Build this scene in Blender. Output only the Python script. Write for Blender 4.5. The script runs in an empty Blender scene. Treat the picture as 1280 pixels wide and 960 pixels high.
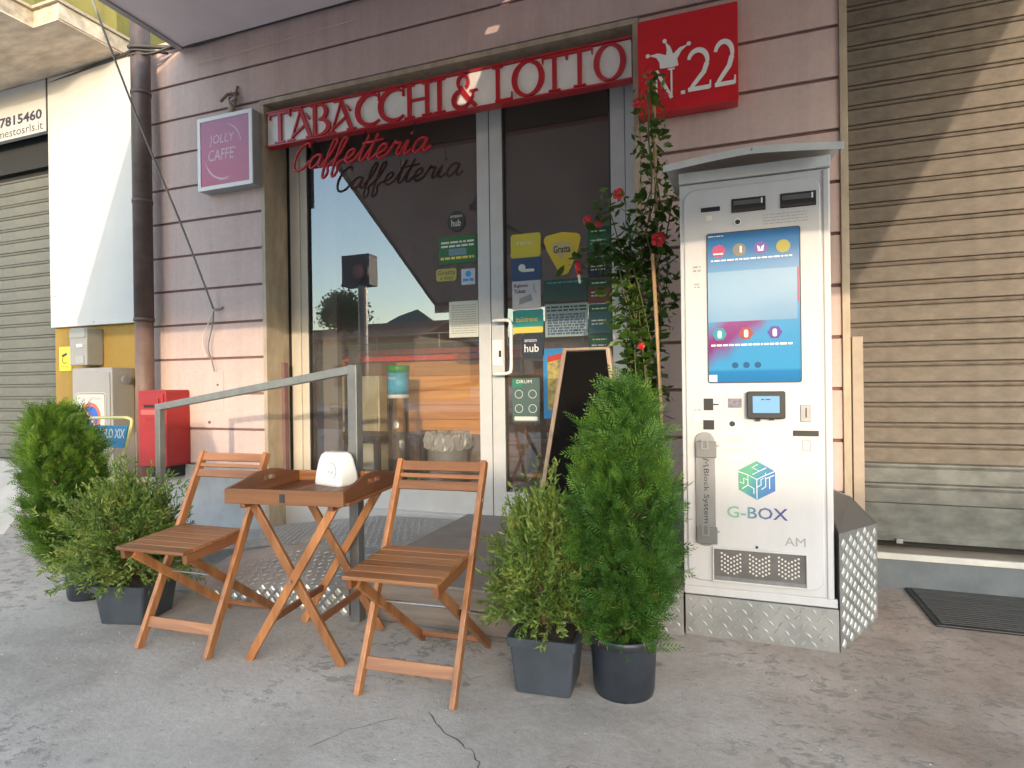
import bpy, math, random
import numpy as np
from mathutils import Vector, Matrix
R = math.radians
random.seed(7); rng = np.random.default_rng(7)
scene = bpy.context.scene
col = scene.collection

# ---------------------------------------------------------------- camera, sky, sun, exposure
CAM_F, YAW, PITCH, ROLL, CAM_H, CAM_D = 744.5, R(20.18), R(-0.12), R(0.77), 1.12, 3.6622
cam_d = bpy.data.cameras.new('camera'); cam = bpy.data.objects.new('camera', cam_d); col.objects.link(cam)
cam_d.sensor_fit = 'HORIZONTAL'; cam_d.sensor_width = 36.0; cam_d.lens = 36.0*CAM_F/1280.0
cam_d.clip_start = 0.05; cam_d.clip_end = 2000.0
def cam_axes():
    c, s = math.cos(YAW), math.sin(YAW)
    M1 = Matrix(((c, s, 0), (-s, c, 0), (0, 0, 1)))
    c, s = math.cos(PITCH), math.sin(PITCH)
    M2 = Matrix(((1, 0, 0), (0, c, s), (0, -s, c)))
    c, s = math.cos(ROLL), math.sin(ROLL)
    M3 = Matrix(((c, 0, -s), (0, 1, 0), (s, 0, c)))
    return M3 @ M2 @ M1
_A = cam_axes()
rot = Matrix((_A[0], _A[2], -_A[1])).transposed()
cam.matrix_world = Matrix.Translation((0, -CAM_D, CAM_H)) @ rot.to_4x4()
scene.camera = cam

SUN_TO = Vector((0.42, -1.0, 0.160)).normalized()
world = bpy.data.worlds.new('World'); scene.world = world; world.use_nodes = True
wn = world.node_tree; wn.nodes.clear()
wo = wn.nodes.new('ShaderNodeOutputWorld'); wb = wn.nodes.new('ShaderNodeBackground'); sk = wn.nodes.new('ShaderNodeTexSky')
sk.sky_type = 'NISHITA'; sk.sun_disc = False
sk.sun_elevation = math.asin(SUN_TO.z); sk.sun_rotation = math.atan2(SUN_TO.x, SUN_TO.y)
sk.air_density = 1.0; sk.dust_density = 1.0; sk.ozone_density = 1.2
wb.inputs[1].default_value = 0.15
wn.links.new(sk.outputs[0], wb.inputs[0]); wn.links.new(wb.outputs[0], wo.inputs[0])
sun_d = bpy.data.lights.new('sun', 'SUN'); sun = bpy.data.objects.new('sun', sun_d); col.objects.link(sun)
sun_d.energy = 0.37; sun_d.angle = R(0.5); sun_d.color = (1.0, 0.80, 0.58)
sun.rotation_euler = SUN_TO.to_track_quat('Z', 'Y').to_euler(); sun.location = (6, -14, 6)
scene.view_settings.view_transform = 'Standard'; scene.view_settings.look = 'None'
scene.view_settings.exposure = 2.88; scene.view_settings.gamma = 1.0
scene.view_settings.use_curve_mapping = False

# ---------------------------------------------------------------- materials
MATS = {}
def mat(name, c, rough=0.6, metal=0.0, var=0.0, nscale=8.0, c2=None, bump=0.0, bscale=40.0, stretch=(1, 1, 1),
        emit=0.0, coat=0.0, spec=None, detail=4.0):
    if name in MATS: return MATS[name]
    m = bpy.data.materials.new(name); m.use_nodes = True; nt = m.node_tree; b = nt.nodes['Principled BSDF']
    b.inputs['Roughness'].default_value = rough; b.inputs['Metallic'].default_value = metal
    b.inputs['Base Color'].default_value = (*c, 1)
    if coat: b.inputs['Coat Weight'].default_value = coat
    if spec is not None: b.inputs['Specular IOR Level'].default_value = spec
    tc = nt.nodes.new('ShaderNodeTexCoord'); mp = nt.nodes.new('ShaderNodeMapping'); mp.inputs['Scale'].default_value = stretch
    nt.links.new(tc.outputs['Object'], mp.inputs[0])
    if var or c2:
        n = nt.nodes.new('ShaderNodeTexNoise'); n.inputs['Scale'].default_value = nscale; n.inputs['Detail'].default_value = detail
        n.inputs['Roughness'].default_value = 0.62
        nt.links.new(mp.outputs[0], n.inputs['Vector'])
        r = nt.nodes.new('ShaderNodeValToRGB'); nt.links.new(n.outputs['Fac'], r.inputs[0])
        r.color_ramp.elements[0].position = 0.32; r.color_ramp.elements[1].position = 0.70
        a = c2 if c2 else tuple(x*(1-var) for x in c); d = c if c2 else tuple(min(1, x*(1+var)) for x in c)
        r.color_ramp.elements[0].color = (*a, 1); r.color_ramp.elements[1].color = (*d, 1)
        nt.links.new(r.outputs[0], b.inputs['Base Color'])
        rr = nt.nodes.new('ShaderNodeMapRange'); rr.inputs['To Min'].default_value = max(0, rough-0.08); rr.inputs['To Max'].default_value = min(1, rough+0.1)
        nt.links.new(n.outputs['Fac'], rr.inputs[0]); nt.links.new(rr.outputs[0], b.inputs['Roughness'])
        if emit: nt.links.new(r.outputs[0], b.inputs['Emission Color'])
    if emit:
        b.inputs['Emission Strength'].default_value = emit
        if not (var or c2): b.inputs['Emission Color'].default_value = (*c, 1)
    if bump:
        n2 = nt.nodes.new('ShaderNodeTexNoise'); n2.inputs['Scale'].default_value = bscale; n2.inputs['Detail'].default_value = 5
        nt.links.new(mp.outputs[0], n2.inputs['Vector'])
        bp = nt.nodes.new('ShaderNodeBump'); bp.inputs['Strength'].default_value = bump; bp.inputs['Distance'].default_value = 0.01
        nt.links.new(n2.outputs['Fac'], bp.inputs['Height']); nt.links.new(bp.outputs[0], b.inputs['Normal'])
    MATS[name] = m; return m

class NB:   # small node builder for the few special materials
    def __init__(s, name):
        s.m = bpy.data.materials.new(name); s.m.use_nodes = True; s.nt = s.m.node_tree; s.b = s.nt.nodes['Principled BSDF']
        s.tc = s.nt.nodes.new('ShaderNodeTexCoord'); MATS[name] = s.m
    def n(s, t, **kw):
        x = s.nt.nodes.new(t)
        for k, v in kw.items():
            if k.startswith('i_'): x.inputs[k[2:].replace('_', ' ')].default_value = v
            else: setattr(x, k, v)
        return x
    def l(s, a, b): s.nt.links.new(a, b)
    def noise(s, scale, detail=5, rough=0.6, vec=None, dist=0.0):
        x = s.n('ShaderNodeTexNoise'); x.inputs['Scale'].default_value = scale; x.inputs['Detail'].default_value = detail
        x.inputs['Roughness'].default_value = rough; x.inputs['Distortion'].default_value = dist
        s.l(vec or s.tc.outputs['Object'], x.inputs['Vector']); return x
    def ramp(s, fac, stops):
        x = s.n('ShaderNodeValToRGB'); e = x.color_ramp.elements
        while len(e) < len(stops): e.new(0.5)
        for q, (p, c) in zip(e, stops): q.position = p; q.color = (*c, 1) if len(c) == 3 else c
        s.l(fac, x.inputs[0]); return x
    def mix(s, fac, a, b, mode='MIX'):
        x = s.n('ShaderNodeMix'); x.data_type = 'RGBA'; x.blend_type = mode
        for v, i in ((fac, 0), (a, 6), (b, 7)):
            if hasattr(v, 'is_linked') or hasattr(v, 'links'): s.l(v, x.inputs[i])
            else: x.inputs[i].default_value = v if i == 0 else (*v, 1)
        return x.outputs[2]

def g1(v): return (v, v, v)
def make_concrete():
    k = NB('concrete_pavement')
    big = k.noise(0.55, 4, 0.55); mid = k.noise(2.1, 7, 0.66, None, 0.3); fine = k.noise(38, 6, 0.7)
    base = k.ramp(big.outputs['Fac'], [(0.30, (0.41, 0.362, 0.322)), (0.72, (0.585, 0.53, 0.48))])
    m1 = k.ramp(mid.outputs['Fac'], [(0.30, (0.70, 0.69, 0.67)), (0.50, (0.96, 0.955, 0.95)), (0.66, (1.08, 1.08, 1.08))])
    c = k.mix(1.0, base.outputs[0], m1.outputs[0], 'MULTIPLY')
    f1 = k.ramp(fine.outputs['Fac'], [(0.34, (0.90, 0.90, 0.89)), (0.62, (1.04, 1.04, 1.04))])
    c = k.mix(1.0, c, f1.outputs[0], 'MULTIPLY')
    # brownish zone near the vending machine
    pos = k.n('ShaderNodeSeparateXYZ'); k.l(k.tc.outputs['Object'], pos.inputs[0])
    mr = k.n('ShaderNodeMapRange'); mr.inputs['From Min'].default_value = -0.9; mr.inputs['From Max'].default_value = 0.5; k.l(pos.outputs[0], mr.inputs[0])
    nz = k.noise(1.3, 4, 0.6); mm = k.n('ShaderNodeMath', operation='MULTIPLY'); k.l(mr.outputs[0], mm.inputs[0])
    nr = k.ramp(nz.outputs['Fac'], [(0.35, g1(0.35)), (0.65, g1(1.0))]); k.l(nr.outputs[0], mm.inputs[1])
    c = k.mix(mm.outputs[0], c, k.mix(1.0, c, (0.66, 0.555, 0.49), 'MULTIPLY'), 'MIX')
    # scraped dark grime: streaky patches
    mp = k.n('ShaderNodeMapping'); mp.inputs['Scale'].default_value = (1.0, 1.35, 1.0); mp.inputs['Rotation'].default_value = (0, 0, R(24))
    k.l(k.tc.outputs['Object'], mp.inputs[0])
    s1 = k.noise(17.0, 7, 0.66, mp.outputs[0], 0.35); s2 = k.noise(1.1, 3, 0.5)
    r1 = k.ramp(s1.outputs['Fac'], [(0.530, g1(0)), (0.60, g1(1))]); r2 = k.ramp(s2.outputs['Fac'], [(0.44, g1(0)), (0.54, g1(1))])
    m2 = k.n('ShaderNodeMath', operation='MULTIPLY'); k.l(r1.outputs[0], m2.inputs[0]); k.l(r2.outputs[0], m2.inputs[1])
    m3 = k.n('ShaderNodeMath', operation='MULTIPLY'); k.l(m2.outputs[0], m3.inputs[0]); m3.inputs[1].default_value = 0.58
    c = k.mix(m3.outputs[0], c, (0.19, 0.18, 0.155))
    # dark oil and gum spots, a few pale flecks
    for sc, lo, hi, colr, amt in ((3.1, 0.045, 0.085, (0.10, 0.097, 0.09), 0.55), (6.5, 0.012, 0.022, (0.62, 0.60, 0.56), 0.8)):
        v = k.n('ShaderNodeTexVoronoi'); v.inputs['Scale'].default_value = sc; k.l(k.tc.outputs['Object'], v.inputs['Vector'])
        r = k.ramp(v.outputs['Distance'], [(lo, g1(amt)), (hi, g1(0))]); c = k.mix(r.outputs[0], c, colr)
    grit = k.noise(150, 3, 0.7); gr = k.ramp(grit.outputs['Fac'], [(0.34, g1(0.84)), (0.50, g1(1.0)), (0.68, g1(1.06))]); c = k.mix(1.0, c, gr.outputs[0], 'MULTIPLY')
    vp = k.n('ShaderNodeTexVoronoi'); vp.inputs['Scale'].default_value = 17; k.l(k.tc.outputs['Object'], vp.inputs['Vector'])
    pr = k.ramp(vp.outputs['Distance'], [(0.05, g1(0.5)), (0.13, g1(0))]); c = k.mix(pr.outputs[0], c, (0.13, 0.12, 0.105))
    k.l(c, k.b.inputs['Base Color']); k.b.inputs['Roughness'].default_value = 0.86
    bp = k.n('ShaderNodeBump'); bp.inputs['Strength'].default_value = 0.35; bp.inputs['Distance'].default_value = 0.01
    ad = k.n('ShaderNodeMath', operation='ADD'); k.l(mid.outputs['Fac'], ad.inputs[0]); k.l(fine.outputs['Fac'], ad.inputs[1])
    sb = k.n('ShaderNodeMath', operation='SUBTRACT'); k.l(ad.outputs[0], sb.inputs[0]); k.l(m2.outputs[0], sb.inputs[1])
    k.l(sb.outputs[0], bp.inputs['Height']); k.l(bp.outputs[0], k.b.inputs['Normal'])
    return k.m
M_CONC = make_concrete()

def make_plaster(name, base, dark, streak=0.35):
    k = NB(name)
    a = k.noise(1.4, 5, 0.6); b = k.noise(26, 5, 0.65)
    c = k.ramp(a.outputs['Fac'], [(0.3, dark), (0.68, base)]).outputs[0]
    mp = k.n('ShaderNodeMapping'); mp.inputs['Scale'].default_value = (7, 7, 0.5); k.l(k.tc.outputs['Object'], mp.inputs[0])
    s = k.noise(1.0, 5, 0.65, mp.outputs[0]); r = k.ramp(s.outputs['Fac'], [(0.35, g1(1-streak)), (0.55, g1(1.0))])
    c = k.mix(1.0, c, r.outputs[0], 'MULTIPLY')
    r2 = k.ramp(b.outputs['Fac'], [(0.3, g1(0.93)), (0.7, g1(1.04))]); c = k.mix(1.0, c, r2.outputs[0], 'MULTIPLY')
    k.l(c, k.b.inputs['Base Color']); k.b.inputs['Roughness'].default_value = 0.85
    bp = k.n('ShaderNodeBump'); bp.inputs['Strength'].default_value = 0.18; bp.inputs['Distance'].default_value = 0.006
    k.l(b.outputs['Fac'], bp.inputs['Height']); k.l(bp.outputs[0], k.b.inputs['Normal'])
    return k.m
M_PINK = make_plaster('pink_painted_plaster', (0.62, 0.465, 0.435), (0.53, 0.40, 0.37), 0.12)
M_GROOVE = mat('groove_paint', (0.20, 0.105, 0.10), 0.8, var=0.15)
M_PLINTH = mat('plinth_grey', (0.34, 0.345, 0.36), 0.6, var=0.18, nscale=4, bump=0.15)
M_OCHRE = make_plaster('ochre_plaster', (0.30, 0.19, 0.038), (0.23, 0.15, 0.034), 0.15)
M_BARE = make_plaster('bare_render', (0.52, 0.45, 0.36), (0.36, 0.33, 0.28), 0.25)
M_YELLOW = make_plaster('yellow_plaster', (0.20, 0.175, 0.032), (0.11, 0.105, 0.03), 0.15)
M_BALC = mat('stained_concrete', (0.85, 0.72, 0.56), 0.85, nscale=3.2, c2=(0.50, 0.38, 0.28), bump=0.4, bscale=12, stretch=(1, 3.2, 1), detail=7)  # base colour lifted to carry sunlit bounce on the soffit
M_BALC2 = mat('balcony_edge_render', (0.72, 0.62, 0.49), 0.85, nscale=7, c2=(0.28, 0.23, 0.17), bump=0.4, bscale=20)
M_STONE = mat('travertine_trim', (0.48, 0.40, 0.30), 0.55, nscale=11, c2=(0.33, 0.26, 0.185), stretch=(1, 1, 0.35), bump=0.1)
M_ALU = mat('grey_aluminium', (0.56, 0.56, 0.57), 0.42, var=0.07, nscale=5, metal=0.15)
M_ALUD = mat('dark_gasket', (0.03, 0.03, 0.03), 0.6)
M_WHITE = mat('white_board', (0.50, 0.495, 0.485), 0.55, var=0.05, nscale=3, bump=0.04)
M_SHUT = mat('galvanised_shutter', (0.155, 0.125, 0.098), 0.62, metal=0.0, nscale=22, c2=(0.080, 0.064, 0.050), stretch=(0.6, 1, 1), bump=0.10, bscale=30, detail=7)
M_SHUT_LOW = mat('grey_low_shutter', (0.17, 0.172, 0.158), 0.6, metal=0.0, nscale=13, c2=(0.075, 0.078, 0.073), stretch=(0.6, 1, 1), bump=0.12, bscale=30, detail=7)  # greyer tone for the lowest slats
M_SHUTL = mat('olive_shutter', (0.125, 0.120, 0.098), 0.55, metal=0.0, nscale=9, c2=(0.085, 0.085, 0.073), bump=0.06)
M_DARK = mat('dark_gap', (0.015, 0.015, 0.016), 0.8)
M_PIPE = mat('brown_pipe', (0.085, 0.060, 0.055), 0.5, var=0.35, nscale=6)
M_CABLE = mat('dark_cable', (0.05, 0.045, 0.042), 0.6)
M_CABLEG = mat('grey_cable', (0.20, 0.185, 0.17), 0.55)
M_CABLEW = mat('pale_cord', (0.62, 0.55, 0.49), 0.6)
M_AWN = mat('awning_fabric', (0.74, 0.66, 0.68), 0.85, var=0.08, nscale=1.2, bump=0.06, bscale=300)
M_AWNEDGE = mat('awning_frame', (0.32, 0.30, 0.30), 0.5)
M_RED = mat('red_acrylic', (0.58, 0.012, 0.022), 0.22, var=0.10, nscale=4)
M_REDL = mat('red_letter_acrylic', (0.46, 0.012, 0.020), 0.30)
M_SIGNW = mat('sign_white_acrylic', (0.80, 0.77, 0.73), 0.30, var=0.10, nscale=4)
M_PINKS = None
M_REDBOX = mat('red_painted_steel', (0.30, 0.016, 0.018), 0.38, var=0.14, nscale=5, bump=0.04)
M_BLK = mat('black_plastic', (0.016, 0.016, 0.018), 0.4, var=0.2, nscale=9)
M_BLKM = mat('black_painted_metal', (0.02, 0.02, 0.022), 0.4)
M_RAIL = mat('steel_handrail', (0.26, 0.255, 0.25), 0.42, metal=0.6, var=0.15, nscale=12)
M_RAILD = mat('dark_steel_post', (0.19, 0.19, 0.19), 0.42, metal=0.5, var=0.2, nscale=10)
M_PLATE = mat('checker_plate', (0.36, 0.36, 0.36), 0.42, metal=0.55, var=0.22, nscale=5, bump=0.06)
M_PLATED = mat('checker_plate_dark', (0.25, 0.245, 0.24), 0.5, metal=0.3, var=0.25, nscale=6)
M_STUD = mat('polished_tread_stud', (0.60, 0.59, 0.57), 0.33, metal=0.45, var=0.15, nscale=20)
M_STUDD = mat('dull_tread_stud', (0.46, 0.46, 0.46), 0.42, metal=0.5, var=0.1)
M_MWHITE = mat('white_steel_enamel', (0.57, 0.565, 0.60), 0.34, c2=(0.51, 0.505, 0.52), stretch=(1, 1, .22), nscale=6, coat=0.12)
M_MROOF = mat('grey_white_steel', (0.55, 0.555, 0.55), 0.45, var=0.12, nscale=6)
M_GREYM = mat('brushed_grey_metal', (0.30, 0.30, 0.31), 0.35, metal=0.6, var=0.15, nscale=20, stretch=(1, 1, 0.2))
M_WPL = mat('white_plastic', (0.82, 0.82, 0.82), 0.35)
M_POT = mat('slate_plastic_pot', (0.045, 0.052, 0.065), 0.45, var=0.2, nscale=7, bump=0.04)
M_POTB = mat('black_plastic_pot', (0.014, 0.017, 0.024), 0.38, nscale=9, c2=(0.03, 0.035, 0.045), bump=0.05)
M_SOIL = mat('potting_soil', (0.07, 0.045, 0.03), 0.95, var=0.4, nscale=40, bump=0.8, bscale=60)
M_TWIG = mat('twig_bark', (0.16, 0.10, 0.06), 0.85, var=0.3, nscale=30)
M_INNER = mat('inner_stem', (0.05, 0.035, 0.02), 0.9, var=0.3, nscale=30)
M_CANE = mat('bamboo_cane', (0.52, 0.33, 0.18), 0.55, var=0.2, nscale=14, stretch=(1, 1, 0.3))
M_DECK = mat('weathered_plank', (0.26, 0.215, 0.185), 0.75, nscale=7, c2=(0.165, 0.13, 0.11), stretch=(0.25, 3, 5), bump=0.2, bscale=20, detail=7)
M_STEPTOP = mat('step_top_stone', (0.25, 0.22, 0.21), 0.6, var=0.2, nscale=5, bump=0.05)
M_METERG = mat('grey_meter_plastic', (0.26, 0.26, 0.245), 0.5, var=0.08, nscale=5)
M_CABI = mat('grey_grp_cabinet', (0.27, 0.26, 0.255), 0.55, var=0.06, nscale=4)
M_YEL = mat('yellow_paint', (0.72, 0.66, 0.28), 0.45, var=0.06)
M_BLUE = mat('blue_print', (0.05, 0.30, 0.62), 0.4)
M_INK = mat('black_print', (0.03, 0.03, 0.035), 0.5)
M_INKG = mat('grey_print', (0.30, 0.30, 0.31), 0.5)
M_INKW = mat('white_print', (0.80, 0.80, 0.80), 0.5)
M_MAT = mat('rubber_doormat', (0.05, 0.048, 0.046), 0.9, nscale=9, c2=(0.085, 0.08, 0.074), stretch=(0.4, 3, 1), bump=0.5, bscale=40)

def wood_mat(name, c, d, axis=0, rough=0.42):
    k = NB(name)
    sc = [22, 22, 22]; sc[axis] = 1.3
    mp = k.n('ShaderNodeMapping'); mp.inputs['Scale'].default_value = sc
    oi = k.n('ShaderNodeObjectInfo'); ad = k.n('ShaderNodeVectorMath', operation='ADD'); cb = k.n('ShaderNodeCombineXYZ')
    ml = k.n('ShaderNodeMath', operation='MULTIPLY'); ml.inputs[1].default_value = 17.0; k.l(oi.outputs['Random'], ml.inputs[0])
    for i in range(3): k.l(ml.outputs[0], cb.inputs[i])
    k.l(k.tc.outputs['Object'], ad.inputs[0]); k.l(cb.outputs[0], ad.inputs[1]); k.l(ad.outputs[0], mp.inputs[0])
    a = k.noise(1.0, 6, 0.6, mp.outputs[0], 0.6)
    c1 = k.ramp(a.outputs['Fac'], [(0.30, d), (0.66, c)]).outputs[0]
    v = k.n('ShaderNodeMapRange'); v.inputs['To Min'].default_value = 0.70; v.inputs['To Max'].default_value = 1.18; k.l(oi.outputs['Random'], v.inputs[0])
    cb2 = k.n('ShaderNodeCombineXYZ')
    for i in range(3): k.l(v.outputs[0], cb2.inputs[i])
    c1 = k.mix(1.0, c1, cb2.outputs[0], 'MULTIPLY')
    k.l(c1, k.b.inputs['Base Color']); k.b.inputs['Roughness'].default_value = rough
    bp = k.n('ShaderNodeBump'); bp.inputs['Strength'].default_value = 0.15; bp.inputs['Distance'].default_value = 0.003
    k.l(a.outputs['Fac'], bp.inputs['Height']); k.l(bp.outputs[0], k.b.inputs['Normal'])
    return k.m
W_X = wood_mat('acacia_grain_along', (0.36, 0.158, 0.064), (0.185, 0.070, 0.028), 0)
W_Z = wood_mat('acacia_grain_up', (0.44, 0.185, 0.068), (0.225, 0.084, 0.030), 2)
W_Y = wood_mat('acacia_grain_across', (0.25, 0.095, 0.040), (0.14, 0.050, 0.021), 1)
W_PINE = wood_mat('orange_pine_panel', (0.80, 0.36, 0.09), (0.58, 0.22, 0.05), 0, 0.5)
W_BRN = wood_mat('brown_planks', (0.20, 0.10, 0.055), (0.10, 0.05, 0.03), 0, 0.6)
W_PALE = wood_mat('pale_frame_wood', (0.36, 0.26, 0.19), (0.24, 0.165, 0.12), 2, 0.6)

def glass_mat(name, tint=(0.93, 0.95, 0.95), ior=1.52, extra=0.0, haze=0.055):
    m = bpy.data.materials.new(name); m.use_nodes = True; nt = m.node_tree; nt.nodes.clear()
    o = nt.nodes.new('ShaderNodeOutputMaterial'); mx = nt.nodes.new('ShaderNodeMixShader')
    t = nt.nodes.new('ShaderNodeBsdfTransparent'); t.inputs[0].default_value = (*tint, 1)
    g = nt.nodes.new('ShaderNodeBsdfGlossy'); g.inputs['Roughness'].default_value = 0.0; g.inputs[0].default_value = (1, 1, 1, 1)
    f = nt.nodes.new('ShaderNodeFresnel'); f.inputs[0].default_value = ior
    a = nt.nodes.new('ShaderNodeMath'); a.operation = 'ADD'; a.inputs[1].default_value = extra; a.use_clamp = True
    nt.links.new(f.outputs[0], a.inputs[0]); nt.links.new(a.outputs[0], mx.inputs[0])
    d = nt.nodes.new('ShaderNodeBsdfDiffuse'); d.inputs[0].default_value = (0.80, 0.68, 0.64, 1); m2 = nt.nodes.new('ShaderNodeMixShader')
    tc = nt.nodes.new('ShaderNodeTexCoord'); nz = nt.nodes.new('ShaderNodeTexNoise'); nz.inputs['Scale'].default_value = 2.2; nz.inputs['Detail'].default_value = 6
    mr = nt.nodes.new('ShaderNodeMapRange'); mr.inputs['From Min'].default_value = 0.3; mr.inputs['From Max'].default_value = 0.75; mr.inputs['To Min'].default_value = haze*0.6; mr.inputs['To Max'].default_value = haze*1.5
    nt.links.new(tc.outputs['Object'], nz.inputs['Vector']); nt.links.new(nz.outputs['Fac'], mr.inputs[0]); nt.links.new(mr.outputs[0], m2.inputs[0])   # pinkish diffuse film paints a haze that lifts the dark panes
    nt.links.new(t.outputs[0], m2.inputs[1]); nt.links.new(d.outputs[0], m2.inputs[2])
    nt.links.new(m2.outputs[0], mx.inputs[1]); nt.links.new(g.outputs[0], mx.inputs[2]); nt.links.new(mx.outputs[0], o.inputs[0])
    MATS[name] = m; return m
M_GLASS = glass_mat('window_glass', ior=1.95, extra=0.03)   # one sheet standing for the four faces of a double glazed pane
M_CLEAR = glass_mat('clear_plastic', tint=(0.80, 0.81, 0.81), ior=1.5, extra=0.05, haze=0.10)

def leaf_mat(name, stops, scale=9.0, rough=0.55, trans=0.14):
    k = NB(name)
    a = k.noise(scale, 4, 0.6); b = k.noise(scale*7, 3, 0.6)
    m = k.n('ShaderNodeMath', operation='ADD'); k.l(a.outputs['Fac'], m.inputs[0])
    m2 = k.n('ShaderNodeMath', operation='MULTIPLY'); m2.inputs[1].default_value = 0.6; k.l(b.outputs['Fac'], m2.inputs[0]); k.l(m2.outputs[0], m.inputs[1])
    m3 = k.n('ShaderNodeMath', operation='MULTIPLY'); m3.inputs[1].default_value = 0.625; k.l(m.outputs[0], m3.inputs[0])
    c = k.ramp(m3.outputs[0], stops).outputs[0]
    k.l(c, k.b.inputs['Base Color']); k.b.inputs['Roughness'].default_value = rough
    k.b.inputs['Specular IOR Level'].default_value = 0.35
    tr = k.n('ShaderNodeBsdfTranslucent'); k.l(c, tr.inputs[0]); mx = k.n('ShaderNodeMixShader'); mx.inputs[0].default_value = trans
    out = [x for x in k.nt.nodes if x.type == 'OUTPUT_MATERIAL'][0]
    k.l(k.b.outputs[0], mx.inputs[1]); k.l(tr.outputs[0], mx.inputs[2]); k.l(mx.outputs[0], out.inputs[0])
    return k.m
L_THUJA = leaf_mat('thuja_green', [(0.34, (0.022, 0.070, 0.014)), (0.50, (0.055, 0.135, 0.018)), (0.66, (0.125, 0.235, 0.030))])
L_THUJB = leaf_mat('thuja_bright_green', [(0.34, (0.035, 0.085, 0.014)), (0.50, (0.085, 0.175, 0.018)), (0.66, (0.19, 0.31, 0.035))])
L_INNER = leaf_mat('dark_inner_leaf', [(0.34, (0.030, 0.045, 0.014)), (0.50, (0.030, 0.070, 0.014)), (0.66, (0.055, 0.060, 0.020))])  # dark tone puts the shade between outer sprays into the colour
L_SHRUB = leaf_mat('conifer_yellow_green', [(0.34, (0.045, 0.10, 0.022)), (0.50, (0.125, 0.195, 0.035)), (0.66, (0.30, 0.33, 0.075))], 7)
L_VINE = leaf_mat('vine_leaf_green', [(0.34, (0.025, 0.070, 0.012)), (0.50, (0.065, 0.135, 0.020)), (0.66, (0.17, 0.24, 0.04))], 5, 0.3, 0.3)
L_TREE = leaf_mat('street_tree_green', [(0.34, (0.03, 0.06, 0.02)), (0.5, (0.05, 0.10, 0.03)), (0.66, (0.09, 0.14, 0.04))], 1.5)
M_PETAL = mat('red_petal', (0.62, 0.010, 0.025), 0.45)

# ---------------------------------------------------------------- mesh helpers
WLOC = {}
def setp(o, label=None, cat=None, group=None, kind=None):
    if label: o['label'] = label
    if cat: o['category'] = cat
    if group: o['group'] = group
    if kind: o['kind'] = kind
    return o
def thing(name, loc, label, cat, rz=0.0, group=None):
    o = bpy.data.objects.new(name, None); col.objects.link(o); o.empty_display_size = 0.1
    o.location = loc; o.rotation_euler = (0, 0, rz); WLOC[o.name] = Vector(loc)
    return setp(o, label, cat, group)

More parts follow.
